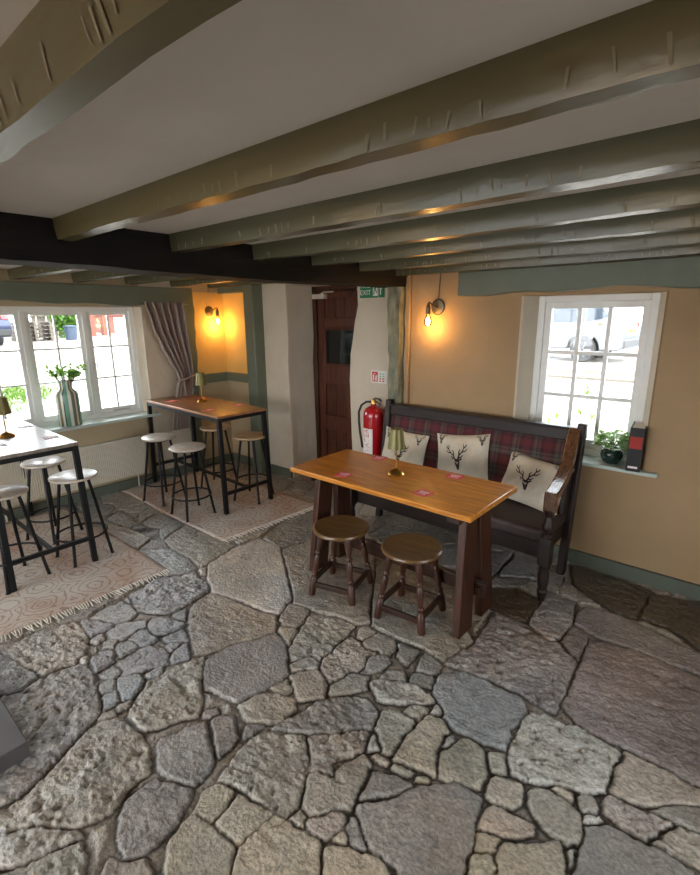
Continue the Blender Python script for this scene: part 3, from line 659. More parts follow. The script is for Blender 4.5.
s = MB(); s.box(-5.26, -5.0, WY0-.03, WY1+.05, .755, .785); s.build('window_sill', M['sill'], w1, bevel=.006)
w2 = window('window_2', wn, NX0+.055, NX1-.055, .79, 1.932, [0], 3, 3, 'small white nine pane window above the settle', mb=.026, rail=.045, botrail=.07)
s = MB(); s.box(NX0+.005, NX1-.005, 3.54, NY+.16, .765, .79); s.box(NX1-.02, -.435, 3.54, 3.6, .765, .79)
s.build('window_sill', M['sill'], w2, bevel=.005)
def ws_(u0, u1, d0, d1, z0, z1): return (u0, u1, -2.6-d1, -2.6-d0, z0, z1)
def we_(u0, u1, d0, d1, z0, z1): return (2.4+d0, 2.4+d1, u0, u1, z0, z1)
window('window_5', wx, -2.35, .62, .785, 1.912, [0, -1.85, -1.35, -.85, -.35, .15], 2, 3, 'casement window farther along the same wall, outside the photo')
window('added_window_3', ws_, -4.6, -.6, .40, 2.05, [0, -3.6, -2.6, -1.6], 2, 3, 'unseen white casement window added behind the camera for daylight')  # added out of view to bring daylight in, like the next one
window('added_window_4', we_, -.2, 2.0, .60, 2.0, [0, .5, 1.25], 2, 3, 'unseen white casement window added away to the right for daylight')

# daylight portals in the window openings (they only steer sampling of the sky)
def portal(x, y, z, sx, sy, rot):
    d = bpy.data.lights.new('window_portal', 'AREA'); d.shape = 'RECTANGLE'; d.size = sx; d.size_y = sy
    d.cycles.is_portal = True
    o = bpy.data.objects.new('window_portal', d); C.objects.link(o); o.location = (x, y, z); o.rotation_euler = rot
portal(-5.36, 1.77, 1.345, 1.2, 1.65, (0, R(-90), 0))
portal(-.975, 3.86, 1.36, .80, 1.2, (R(-90), 0, 0))
portal(-2.6, -2.8, 1.22, 4.0, 1.65, (R(90), 0, 0))
portal(2.6, .9, 1.3, 1.4, 2.2, (0, R(90), 0))
portal(-5.36, -.865, 1.345, 1.2, 3.0, (0, R(-90), 0))

# door -------------------------------------------------------------------
d = thing('door_1', 'dark red brown planked door with a square glass light', 'door', kind='structure')
DX0, DX1, DY = -3.97, -2.95, 3.99
f = MB(); f.box(DX0, DX0+.07, DY-.02, DY+.10, 0, 2.12); f.box(DX0, DX1, DY-.02, DY+.10, 2.07, 2.12); f.build('door_frame', M['mahog'], d, bevel=.004)
X0, X1 = DX0+.075, DX1
f = MB()
f.box(X0, X0+.10, DY, DY+.05, .02, 2.065); f.box(X1-.11, X1, DY, DY+.05, .02, 2.065)
for z0, z1 in ((1.995, 2.065), (1.675, 1.785), (1.06, 1.27), (.53, .70), (.02, .17)): f.box(X0+.10, X1-.11, DY, DY+.05, z0, z1)
f.build('door_stile', M['door'], d, bevel=.006)
for z0, z1 in ((1.785, 1.995), (.70, 1.06), (.17, .53)):
    f = MB(); n = 5; wdt = (X1-.11-X0-.10)/n
    for i in range(n): f.box(X0+.10+i*wdt+.003, X0+.10+(i+1)*wdt-.003, DY+.016, DY+.036, z0-.01, z1+.01)
    f.build('plank_panel', M['door'], d, bevel=.004)
g = MB(); g.box(X0+.10, X1-.11, DY+.02, DY+.026, 1.26, 1.685); g.build('glass_light', mat('dark_door_glass', (.01, .012, .012), .06, spec=.6), d)
f = MB(); f.box(X0+.10, X0+.125, DY-.004, DY+.02, 1.27, 1.675); f.box(X1-.135, X1-.11, DY-.004, DY+.02, 1.27, 1.675); f.box(X0+.10, X1-.11, DY-.004, DY+.02, 1.27, 1.292); f.box(X0+.10, X1-.11, DY-.004, DY+.02, 1.653, 1.675)
f.build('glazing_bead', M['door'], d, bevel=.003)
f = MB(); f.box(-3.93, -3.74, DY-.05, DY-.001, 1.985, 2.035); f.tube([(-3.80, DY-.03, 2.04), (-3.70, DY-.10, 2.05), (-3.62, DY-.03, 2.055)], .008, 8)
f.build('door_closer', M['radiator'], d, bevel=.006)

# beams ------------------------------------------------------------------
def joist(y0, x0, x1, zb, wd, label, seed, big=1.0, step=.06, paint='sage'):
    """painted oak joist along x, hewn: uneven lower edge with axe nicks"""
    rg = random.Random(seed); n = int((x1-x0)/step); mb = MB(); v = []
    k0 = rg.uniform(0, 6)
    prev = 0
    for i in range(n+1):
        x = x0+(x1-x0)*i/n
        sw = .006*big*math.sin(x*2.1+k0)+.004*big*math.sin(x*5.3+k0*2)
        nick = .012*rg.random()**2*min(big, 1.2)
        z = zb+sw*.35; c = .010*big+nick
        yn = y0+wd+sw+rg.uniform(-.003, .003)*big
        v += [(x, y0-.004, HC+.01), (x, y0+sw*.2, zb+.03+c), (x, y0+c*.5, z+rg.uniform(0, .004)*big), (x, yn, z+rg.uniform(-.001, .002)), (x, yn+.004, HC+.01)]
    f = []
    for i in range(n):
        for j in range(5):
            j2 = (j+1) % 5; f.append((i*5+j, (i+1)*5+j, (i+1)*5+j2, i*5+j2))
    f.append((0, 1, 2, 3, 4)); f.append(tuple(n*5+j for j in (4, 3, 2, 1, 0)))
    mb.add(v, [q[::-1] for q in f])
    # chisel chips along the lower south edge
    x = x0+.1
    while x < x1-.1:
        i = min(n-1, int((x-x0)/(x1-x0)*n)); t = (x-x0)/(x1-x0)*n-i
        A = Vector(v[i*5+1]).lerp(Vector(v[i*5+6]), t); B = Vector(v[i*5+2]).lerp(Vector(v[i*5+7]), t)
        w_ = rg.uniform(.003, .009); sl = rg.uniform(-.008, .008); k0_, k1_ = rg.uniform(.0, .3), rg.uniform(.6, .95)
        q = [A.lerp(B, k) for k in (k0_, k1_)]
        off = Vector((0, -.0022, -.0006))
        P = [q[1]+off+Vector((-w_*.5, 0, 0)), q[1]+off+Vector((w_*.5, 0, 0)), q[0]+off+Vector((w_+sl, 0, 0)), q[0]+off+Vector((-w_*.3+sl, 0, 0))]
        if k0_ < 0: 
            for p_ in P[2:]: p_.y = A.y-.0022
        mb.add([tuple(p_) for p_ in P], [(0, 1, 2, 3)], 1)
        x += rg.choice((.025, .035, .05, .07, .14, .3))
    return struct(mb.build('ceiling_joist', [M[paint], M['chip']], smooth=28), label, 'beam')
XB = -2.42
joist(.322, -2.6, 2.4, 2.122, .066, 'sage green ceiling joist, warm light tinted in, nearest the camera with a broad wavy edge', 1, 1.9, .12, 'olive')
joist(.872, -2.6, 2.4, 2.128, .062, 'long sage green joist, warm light tinted in, second from the camera, with axe nicks', 2, 1.1, .06, 'olive')
joist(1.418, -2.6, 2.4, 2.128, .07, 'third sage green ceiling joist counted from the camera', 3)
joist(1.945, -2.6, 2.4, 2.128, .065, 'fourth sage green ceiling joist, above the middle of the room', 4, .8)
joist(2.425, -2.6, 2.4, 2.128, .065, 'fifth sage green ceiling joist, above the oak table edge', 5, .7)
joist(2.94, -2.6, 2.4, 2.124, .065, 'sixth sage green joist, above the front of the settle', 6, .7)
joist(3.41, -2.45, 2.4, 2.118, .065, 'sage green joist closest to the buff wall', 7, .6)
for i, (y, lb) in enumerate(((.335, 'out of sight at the near end'), (.89, 'near the left edge'), (1.42, 'at the left above the casement window'), (1.93, 'above the middle of the casement window'), (2.43, 'above the curtain'), (2.93, 'above the rough corner post'), (3.40, 'in front of the corner lamp'))):
    joist(y, -5.12, -2.55, 2.132, .08, 'short green joist between black beam and window wall, '+lb, 20+i, .7, .12)
# the tarred cross beam
b = MB(); rg = random.Random(3); n = 60; v = []
for i in range(n+1):
    y = -2.65+(NY+.05+2.65)*i/n
    s1 = .008*math.sin(y*3.1)+.006*math.sin(y*7.7+1)
    zb = 2.03+.007*math.sin(y*2.2)+rg.uniform(-.003, .003)
    v += [(XB+s1, y, HC+.01), (XB+s1*.7-.002, y, zb+.035), (XB-.018, y, zb), (XB-.30, y, zb+.004), (XB-.33+s1, y, zb+.03), (XB-.33, y, HC+.01)]
f = []
for i in range(n):
    for j in range(6):
        j2 = (j+1) % 6; f.append((i*6+j, (i+1)*6+j, (i+1)*6+j2, i*6+j2))
f.append((0, 1, 2, 3, 4, 5)); f.append(tuple(n*6+j for j in (5, 4, 3, 2, 1, 0)))
b.add(v, f); struct(b.build('cross_beam', M['black_beam'], smooth=30), 'black tarred oak cross beam carrying the green joists', 'beam')

def lintel(name, axis, a0, a1, p0, p1, z0, z1, seed, label):
    rg = random.Random(seed); n = 28; pts = []; lo = z0
    for i in range(n+1):
        u = a0+(a1-a0)*i/n
        pts.append((u, z0+.012*math.sin(u*4+seed)+.009*math.sin(u*9+2)+rg.uniform(-.003, .003)))
    poly = pts+[(a1, z1), (a0, z1)]
    b = MB(); b.prism(poly, axis, p0, p1)
    struct(b.build(name, M['sage_trim'], bevel=.006, smooth=30), label, 'lintel')
lintel('trim_1', 0, .9, 3.10, -5.13, -5.03, 1.938, 2.115, 2, 'sage green wavy timber lintel over the wide casement window')
lintel('trim_2', 1, -1.905, 1.2, 3.50, 3.605, 1.955, 2.118, 5, 'sage green wavy timber lintel over the nine pane window')

# ochre plaster panels above the dado rail in the corner, edges rough, lamp glow also put into their yellow
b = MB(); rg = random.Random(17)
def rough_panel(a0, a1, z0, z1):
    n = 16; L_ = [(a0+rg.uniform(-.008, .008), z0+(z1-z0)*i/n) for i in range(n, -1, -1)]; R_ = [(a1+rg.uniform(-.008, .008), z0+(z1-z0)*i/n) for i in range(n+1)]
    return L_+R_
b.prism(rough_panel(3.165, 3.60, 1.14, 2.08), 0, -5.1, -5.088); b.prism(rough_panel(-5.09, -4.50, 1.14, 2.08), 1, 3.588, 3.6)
struct(b.build('corner_plaster', M['yellow'], smooth=30), 'ochre plaster, lamp glow in its yellow, behind the corner wall lamp', 'plaster')

# posts and rails of the corner
def ragged_post(name, loc, w0, w1, dep, z1, mt, seed, label, amp=.012, n=26):
    rg = random.Random(seed); mb = MB(); v = []
    for i in range(n+1):
        z = z1*i/n; a = amp*math.sin(z*3+seed)+rg.uniform(-.5, .5)*amp; c = amp*math.sin(z*2.2+seed*2)+rg.uniform(-.5, .5)*amp
        wd = (w0+(w1-w0)*i/n)/2
        v += [(-wd+a, 0, z), (-wd+a+.015, -dep, z), (wd+c-.015, -dep+rg.uniform(0, .004), z), (wd+c, 0, z)]
    f = []
    for i in range(n):
        for j in range(4):
            j2 = (j+1) % 4; f.append((i*4+j, i*4+j2, (i+1)*4+j2, (i+1)*4+j))
    f += [(3, 2, 1, 0), tuple(n*4+j for j in range(4))]
    mb.add(v, f)
    o = mb.build(name, mt, smooth=35); o.location = loc[:3]; o.rotation_euler = (0, 0, loc[3])
    return struct(o, label, 'post')
M['knotty'] = mat('flaking_grey_green_post', rgb8(128, 128, 108), .7, noise=.6, nscale=16, bump=1.0, bscale=16, bdist=.03, stretch=(1, 1, .35))
ragged_post('timber_post', (-2.525, 3.60, 0, 0), .17, .16, .07, 2.06, M['knotty'], 4, 'gnarled grey green timber post under the end of the black beam', .016)
b = MB(); b.box(-2.437, -2.395, 3.575, 3.6005, 0, 2.12); struct(b.build('trim_3', M['buff'], bevel=.004), 'narrow cream bead beside the gnarled post', 'bead')
b = MB(); b.box(-4.50, -4.335, 3.44, 3.6, 0, 2.15); struct(b.build('corner_post', M['sage_trim'], bevel=.012, smooth=40), 'square sage green post beside the lamp lit corner', 'post')
ragged_post('window_post', (-5.1, 3.10, 0, R(90)), .16, .15, .045, 2.12, M['sage_trim'], 8, 'rough green post between curtain and corner wall lamp', .014)
b = MB(); b.box(-5.1, -5.06, 3.12, 3.6, 1.035, 1.145); b.box(-5.06, -4.5, 3.56, 3.6, 1.04, 1.145); struct(b.build('trim_4', M['sage_trim'], bevel=.006), 'green dado rail running round the corner behind the bar table', 'rail')
b = MB(); b.box(-5.1, -4.5, 3.53, 3.6, 2.07, 2.14); struct(b.build('trim_5', M['sage_trim'], bevel=.006), 'short green rail under the ceiling in the corner', 'rail')
b = MB(); b.box(-5.1, -5.075, -2.6, 3.6, -.02, .10); struct(b.build('baseboard_west', M['sage_dark'], bevel=.004), 'grey green skirting board under the radiator', 'skirting')
b = MB(); b.box(-2.395, 2.4, 3.572, 3.6, -.02, .095); b.box(-5.07, -4.5, 3.575, 3.6, -.02, .1); b.box(-4.335, -3.95, 3.555, 3.582, -.02, .10); struct(b.build('baseboard_north', M['sage_dark'], bevel=.004), 'green skirting board along the buff wall', 'skirting')
# ------------------------------------------------------------------ oak table
TX0, TX1, TY0, TY1, TZ = -2.385, -1.03, 2.137, 2.74, .80
tc_ = ((TX0+TX1)/2, (TY0+TY1)/2)
t = thing('pub_table', 'long varnished orange oak table in front of the tartan settle', 'table', (*tc_, 0))
hx = (TX1-TX0)/2; hy = (TY1-TY0)/2
b = MB(); b.box(-hx, hx, -hy, hy, TZ-.034, TZ); b.build('tabletop', M['oak'], t, bevel=.006)
def plank(mb, xa, xb, ya0, ya1, yb0, yb1, z0, z1, th=.048):
    """slanted plank leg: top (xa, ya0..ya1) at z1, foot (xb, yb0..yb1) at z0"""
    mb.hexa([(xb-th/2, yb0, z0), (xb+th/2, yb0, z0), (xb+th/2, yb1, z0), (xb-th/2, yb1, z0)],
            [(xa-th/2, ya0, z1), (xa+th/2, ya0, z1), (xa+th/2, ya1, z1), (xa-th/2, ya1, z1)])
for sx in (-1, 1):
    for sy in (-1, 1):
        mb = MB(); ya = sorted((sy*.012, sy*.150)); yb = sorted((sy*.062, sy*.222))
        plank(mb, sx*.555, sx*.585, ya[0], ya[1], yb[0], yb[1], 0, TZ-.036)
        mb.build('leg', M['mahog'], t, bevel=.006)
    mb = MB(); mb.box(sx*.555-.04, sx*.555+.04, -.26, .26, TZ-.085, TZ-.034); mb.build('cross_bearer', M['mahog_x'], t, bevel=.006)
mb = MB(); mb.box(-.555, .555, -.022, .022, TZ-.15, TZ-.036); mb.build('top_rail', M['mahog_x'], t, bevel=.005)
mb = MB(); mb.box(-.66, .66, -.02, .02, .185, .275); mb.build('stretcher', M['mahog_x'], t, bevel=.005)
for sx in (-1, 1):
    mb = MB(); mb.box(sx*.618-.012, sx*.618+.012, -.045, .045, .205, .255); mb.build('wedge', M['mahog_x'], t, bevel=.003)

# ------------------------------------------------------------------ low turned stools
def low_stool(loc, rz, label):
    s = thing('low_stool', label, 'stool', loc, rz, 'low turned stools at the oak table')
    H_ = .462
    mb = MB(); mb.lathe([(0, H_-.034), (.165, H_-.034), (.182, H_-.026), (.187, H_-.015), (.184, H_-.005), (.174, H_), (.16, H_-.003), (.08, H_-.006), (0, H_-.007)], 48)
    mb.build('seat', M['stool_top'], s)
    for sx in (-1, 1):
        for sy in (-1, 1):
            top = Vector((sx*.095, sy*.095, H_-.034)); bot = Vector((sx*.150, sy*.150, 0))
            ax = (top-bot); L_ = ax.length; q = Vector((0, 0, 1)).rotation_difference(ax.normalized()).to_matrix().to_4x4()
            prof = [(0, 0), (.021, .001), (.024, .02), (.024, .115), (.020, .125), (.015, .135), (.021, .147), (.021, .155), (.014, .165), (.017, .19), (.021, .235), (.020, .265), (.014, .285), (.021, .297), (.021, .305), (.013, .318), (.019, .345), (.023, .385), (.022, L_+.004), (0, L_+.004)]
            mb = MB(); mb.lathe(prof, 14, Matrix.Translation(bot) @ q); mb.build('leg', M['mahog'], s)
    k = .142
    for (x0, y0), (x1, y1) in (((-k, -k), (k, -k)), ((k, -k), (k, k)), ((k, k), (-k, k)), ((-k, k), (-k, -k))):
        mb = MB()
        if y0 == y1: mb.box(min(x0, x1), max(x0, x1), y0-.011, y0+.011, .058, .094)
        else: mb.box(x0-.011, x0+.011, min(y0, y1), max(y0, y1), .082, .118)
        mb.build('stretcher', M['mahog_x'], s, bevel=.003)
    mb = MB(); mb.box(-.10, .10, -.10, .10, H_-.075, H_-.033); mb.build('apron', M['mahog_x'], s, bevel=.01)
    return s
st1 = low_stool((-1.975, 2.197, 0), R(15), 'low round brown stool under the left half of the oak table')
dup(st1, (-1.455, 2.255, 0), R(6), 'low round brown stool by the right leg of the oak table, slightly nearer')

# ------------------------------------------------------------------ settle
o = Vector((-1.72, 3.2, 0)); XO = T(-o.x, -o.y, 0)
s = thing('settle', 'dark wooden settle with tartan back and curved right arm', 'bench', tuple(o))
BX0, BX1 = -2.53, -.90
def backy(z): return 3.385+(z-.44)*.19
mb = MB(); n = 30     # upholstered seat, front edge rolled
mb.box(BX0+.03, BX1-.012, 2.945, 3.40, .372, .468, X=XO); mb.build('seat', M['leather'], s, bevel=.028, seg=4)
mb = MB(); mb.box(BX0+.02, BX1-.01, 2.955, 2.985, .27, .375, X=XO); mb.box(BX0+.02, BX1-.02, 3.40, 3.43, .27, .375, X=XO); mb.box(BX1-.05, BX1-.02, 2.985, 3.40, .27, .375, X=XO); mb.box(BX0+.02, BX0+.05, 2.985, 3.40, .27, .375, X=XO)
mb.build('seat_frame', M['settle'], s, bevel=.005)
# tartan cloth
Mt = bpy.data.materials.new('red_grey_tartan'); Mt.use_nodes = True
nt = Mt.node_tree; N = nt.nodes; L = nt.links; p = N['Principled BSDF']; p.inputs['Roughness'].default_value = .9
tc = N.new('ShaderNodeTexCoord'); sp = N.new('ShaderNodeSeparateXYZ'); L.new(tc.outputs['Object'], sp.inputs[0])
def sett(sock, off):
    a = N.new('ShaderNodeMath'); a.operation = 'MULTIPLY_ADD'; a.inputs[1].default_value = 1/.155; a.inputs[2].default_value = off; L.new(sock, a.inputs[0])
    fr = N.new('ShaderNodeMath'); fr.operation = 'FRACT'; L.new(a.outputs[0], fr.inputs[0])
    r = N.new('ShaderNodeValToRGB'); cr = r.color_ramp; cr.interpolation = 'CONSTANT'
    red = rgb8(98, 40, 42); gr = rgb8(84, 80, 74); dk = rgb8(46, 34, 38); ln = rgb8(124, 114, 102); mar = rgb8(70, 34, 40)
    seq = [(0, red), (.24, mar), (.30, dk), (.33, mar), (.40, gr), (.50, ln), (.515, gr), (.60, dk), (.64, gr), (.74, mar), (.82, dk), (.85, mar), (.92, red)]
    cr.elements[0].position = 0; cr.elements[0].color = (*seq[0][1], 1)
    cr.elements[1].position = seq[1][0]; cr.elements[1].color = (*seq[1][1], 1)
    for q, c in seq[2:]:
        e = cr.elements.new(q); e.color = (*c, 1)
    L.new(fr.outputs[0], r.inputs[0]); return r.outputs[0]
mx = N.new('ShaderNodeMix'); mx.data_type = 'RGBA'; mx.inputs[0].default_value = .5
L.new(sett(sp.outputs[0], .1), mx.inputs[6]); L.new(sett(sp.outputs[2], .35), mx.inputs[7]); L.new(mx.outputs[2], p.inputs['Base Color'])
wv = N.new('ShaderNodeTexNoise'); wv.inputs['Scale'].default_value = 220; L.new(tc.outputs['Object'], wv.inputs['Vector'])
bp = N.new('ShaderNodeBump'); bp.inputs['Strength'].default_value = .3; bp.inputs['Distance'].default_value = .003; L.new(wv.outputs['Fac'], bp.inputs['Height']); L.new(bp.outputs[0], p.inputs['Normal'])
mb = MB()
def bf(u, v):
    z = .45+.50*v; x = BX0+.05+(BX1-.05-BX0-.06)*u
    bul = .018*(1-(2*u-1)**8)*(1-(2*v-1)**6)
    return (x-o.x, backy(z)-bul-o.y, z)
mb.grid(bf, 40, 16); mb.build('tartan_back', Mt, s)
mb = MB(); mb.hexa([(BX0, backy(.30)+.002, .30), (BX1, backy(.30)+.002, .30), (BX1, backy(.30)+.03, .30), (BX0, backy(.30)+.03, .30)],
                   [(BX0, backy(1.0)+.002, 1.0), (BX1, backy(1.0)+.002, 1.0), (BX1, backy(1.0)+.03, 1.0), (BX0, backy(1.0)+.03, 1.0)], X=XO)
mb.build('back_board', M['settle'], s)
mb = MB(); y1 = backy(1.0); mb.box(BX0+.03, BX1-.02, y1-.03, y1+.035, .945, 1.03, X=XO); mb.box(BX0+.02, BX1-.01, y1-.036, y1+.042, 1.022, 1.042, X=XO)
mb.build('top_rail', M['settle'], s, bevel=.008)
for x in (BX0, BX1):     # back posts
    a0, a1 = backy(0)+.045, backy(1.05)
    mb = MB(); mb.hexa([(x-.028, a0-.03, 0), (x+.028, a0-.03, 0), (x+.028, a0+.03, 0), (x-.028, a0+.03, 0)], [(x-.028, a1-.035, 1.075), (x+.028, a1-.035, 1.075), (x+.028, a1+.03, 1.075), (x-.028, a1+.03, 1.075)], X=XO)
    mb.build('back_post', M['settle'], s, bevel=.012, seg=3)
# sweeping arm on the right end
pth = [(3.475, 1.030, -.936), (3.455, 1.008, -.935), (3.415, .972, -.930), (3.370, .925, -.925), (3.315, .862, -.918), (3.255, .806, -.911), (3.17, .768, -.904), (3.06, .742, -.895), (2.96, .724, -.886), (2.905, .714, -.885)]
h = .039
v = []; f = []; ax = -.885
for i, (y, z, ax) in enumerate(pth):
    a = pth[max(i-1, 0)]; c = pth[min(i+1, len(pth)-1)]
    ty, tz = c[0]-a[0], c[1]-a[1]; l = math.hypot(ty, tz); ny, nz = -tz/l, ty/l
    if nz < 0: ny, nz = -ny, -nz
    th = .03
    for sx_, sn in ((-1, 1), (1, 1), (1, -1), (-1, -1)):
        v.append((ax+sx_*h-o.x, y+ny*th*sn-o.y, z+nz*th*sn))
for i in range(len(pth)-1):
    for j in range(4):
        j2 = (j+1) % 4; f.append((i*4+j, i*4+j2, (i+1)*4+j2, (i+1)*4+j))
f += [(3, 2, 1, 0), tuple((len(pth)-1)*4+j for j in range(4))]
mb = MB(); mb.add(v, f); mb.box(-.923, -.847, 2.895, 2.955, .612, .735, X=XO); mb.build('arm', M['arm'], s, bevel=.009, smooth=50)
mb = MB(); mb.lathe([(0, .44), (.036, .44), (.036, .475), (.026, .483), (.034, .50), (.036, .53), (.026, .555), (.020, .585), (.030, .605), (.030, .63), (0, .63)], 18, T(-.885-o.x, 2.915-o.y, 0)); mb.build('arm_post', M['settle'], s)
mb = MB(); mb.prism([(3.40, .46), (3.44, .97), (3.40, .93), (3.32, .83), (3.30, .46)], 0, -.945, -.905, X=XO); mb.build('end_panel', M['settle'], s, bevel=.006)
for x in (BX0+.03, -.885):
    mb = MB(); mb.box(x-.037, x+.037, 2.878, 2.952, .26, .45, X=XO)
    mb.lathe([(0, 0), (.018, 0), (.022, .02), (.030, .05), (.033, .075), (.022, .09), (.030, .10), (.034, .13), (.036, .19), (.028, .225), (.036, .245), (.036, .262), (0, .262)], 18, T(x-o.x, 2.915-o.y, 0))
    mb.build('leg', M['settle'], s, bevel=.005)

# ------------------------------------------------------------------ stag cushions
STAG_HEAD = [(-.055, .10), (-.115, .135), (-.125, .105), (-.062, .06), (-.05, -.02), (-.036, -.085), (-.03, -.125), (0, -.145), (.03, -.125), (.036, -.085), (.05, -.02), (.062, .06), (.125, .105), (.115, .135), (.055, .10), (0, .115)]
ANTLER = [[(.03, .10), (.075, .20), (.145, .27), (.18, .36), (.165, .46)], [(.075, .20), (.07, .28), (.10, .335)], [(.145, .27), (.20, .28), (.245, .335)], [(.18, .36), (.225, .40), (.235, .455)], [(.045, .135), (.11, .15), (.15, .195)]]
def cushion(loc, w_, h_, th, rot, label, stags, name='cushion'):
    c = thing(name, label, 'cushion', loc, 0, 'cream stag cushions on the settle')
    X = RZ(rot[2]) @ RX(rot[0]) @ RY(rot[1])       # local: x width, z height, y thickness
    def surf(u, v, sgn):
        a, q = 2*u-1, 2*v-1
        pin = 1-.07*(1-q*q)*abs(a)**3; pin2 = 1-.07*(1-a*a)*abs(q)**3
        t_ = max(0, (1-abs(a)**2.6))**.55*max(0, (1-abs(q)**2.6))**.55
        wr = .010*math.sin(a*5+q*3+w_*9)*t_+.006*math.sin(a*11-q*7)*t_
        return Vector((a*w_/2*pin, sgn*(th/2*t_+.003)+wr*(-sgn), q*h_/2*pin2+h_/2))
    mb = MB(); nn = 26
    mb.grid(lambda u, v: surf(u, v, -1), nn, nn, 0, X); mb.grid(lambda u, v: surf(1-u, v, 1), nn, nn, 0, X)
    # printed stags lie on the front
    def put(poly, cx, cy, sc, ang):
        ca, sa = math.cos(ang), math.sin(ang); pts = []
        for x, y in poly:
            pts.append((cx+(x*ca-y*sa)*sc, cy+(x*sa+y*ca)*sc))
        return pts
    def lay(pts):
        if any(not (.02 < x < .98 and .02 < y < .98) for x, y in pts): 
            pts = [(min(.985, max(.015, x)), min(.985, max(.015, y))) for x, y in pts]
        v = []
        for x, y in pts:
            q = surf(x, y, -1); q.y -= .0022; v.append(tuple(q))
        return v
    for cx, cy, sc, ang in stags:
        # head as a fan, antlers as narrow strips
        hp = put(STAG_HEAD, cx, cy, sc, ang); ctr = put([(0, 0)], cx, cy, sc, ang)[0]
        v = lay([ctr]+hp); mb.add(v, [(0, i+1, (i+1) % len(hp)+1) for i in range(len(hp))], 1, X)
        for eye in ((-.028, .035), (.028, .035)):
            e = put([(eye[0]+.012*math.cos(k), eye[1]+.012*math.sin(k)) for k in (0, 1.57, 3.14, 4.71)], cx, cy, sc, ang)
            vv = [(q[0], q[1]-.0012, q[2]) for q in lay(e)]; mb.add(vv, [(0, 1, 2, 3)], 0, X)
        nb = put([(0, -.02), (.018, .02), (0, .06), (-.018, .02)], cx, cy, sc, ang)
        vv = [(q[0], q[1]-.0010, q[2]) for q in lay(nb)]; mb.add(vv, [(0, 1, 2, 3)], 0, X)
        for sd in (-1, 1):
            for br in ANTLER:
                k = len(br); L_ = []; R_ = []
                for i, (x, y) in enumerate(br):
                    x0, y0 = br[max(i-1, 0)]; x1, y1 = br[min(i+1, k-1)]; l = math.hypot(x1-x0, y1-y0)
                    w2 = .017*(1-.6*i/(k-1)); nx, ny = -(y1-y0)/l*w2, (x1-x0)/l*w2
                    L_.append(((x+nx)*sd, y+ny)); R_.append(((x-nx)*sd, y-ny))
                pts = put(L_+R_, cx, cy, sc, ang); v = lay(pts)
                mb.add(v, [(i, i+1, k+i+1, k+i) for i in range(k-1)], 1, X)
    ob = mb.build('cover', [M['cushion'], M['stag']], c, smooth=60)
    return c
tl = R(-13)
cushion((-2.30, 3.335, .462), .46, .38, .13, (tl, R(2), R(-2)), 'cream stag cushion at the fire extinguisher end of the settle', [(.5, .35, .72, 0), (.86, .80, .42, .1), (.14, .82, .42, -.1), (.10, .12, .42, .2)])
cushion((-1.70, 3.33, .472), .45, .43, .14, (tl, R(-7), R(3)), 'cream stag cushion standing in the middle of the settle', [(.48, .44, .78, .1), (.90, .84, .42, .1), (.12, .86, .42, -.1), (.10, .10, .4, .2)])
cushion((-1.175, 3.275, .470), .47, .36, .14, (R(-25), R(6), R(-4)), 'cream stag cushion leaning by the curved arm of the settle', [(.46, .40, .78, .15), (.88, .78, .46, .1), (.10, .84, .46, -.1)])

# ------------------------------------------------------------------ bar tables
def bar_table(x0, x1, y0, y1, z, top, label, rz=0):
    cx, cy = (x0+x1)/2, (y0+y1)/2; hx, hy = (x1-x0)/2, (y1-y0)/2
    t = thing('bar_table', label, 'table', (cx, cy, 0), rz, 'tall bar tables by the casement window')
    mb = MB(); mb.box(-hx, hx, -hy, hy, z-.024, z); mb.build('tabletop', top, t, bevel=.004)
    lx, ly = hx-.025, hy-.022; lw = .019
    mb = MB()
    for sy in (-1, 1): mb.box(-hx+.006, hx-.006, sy*ly-lw, sy*ly+lw, z-.058, z-.024)
    for sx in (-1, 1): mb.box(sx*lx-lw, sx*lx+lw, -ly+lw, ly-lw, z-.058, z-.024)
    mb.build('top_frame', M['black_metal'], t, bevel=.002)
    for sx in (-1, 1):
        for sy in (-1, 1):
            mb = MB(); a = (sx*lx, sy*ly); c = (sx*(lx+.035), sy*(ly+.012))
            q = lambda p, k: [(p[0]-k, p[1]-k), (p[0]+k, p[1]-k), (p[0]+k, p[1]+k), (p[0]-k, p[1]+k)]
            mb.hexa([(*p, 0) for p in q(c, .0185)], [(*p, z-.03) for p in q(a, lw)])
            lg = mb.build('leg', M['black_metal'], t, bevel=.002)
            mb = MB(); mb.lathe([(0, -.001), (.024, -.001), (.024, .008), (0, .008)], 12, T(c[0], c[1], 0)); mb.build('foot', M['black_metal'], lg)
    for sx in (-1, 1):
        mb = MB(); mb.box(sx*(lx+.027)-.013, sx*(lx+.027)+.013, -ly, ly, .185, .217)
        mb.build('end_bar', M['black_metal'], t, bevel=.002)
    mb = MB(); mb.box(-lx-.02, lx+.02, -.013, .013, .190, .214); mb.build('foot_bar', M['black_metal'], t, bevel=.002)
    return t
bar_table(-5.04, -3.645, 2.465, 3.01, .94, M['oak_bar'], 'tall wooden topped bar table in the corner beside the curtain', R(-1.8))
bar_table(-5.065, -3.67, .725, 1.280, .94, M['oak_bar_grey'], 'tall bar table at the left edge in front of the casement window')

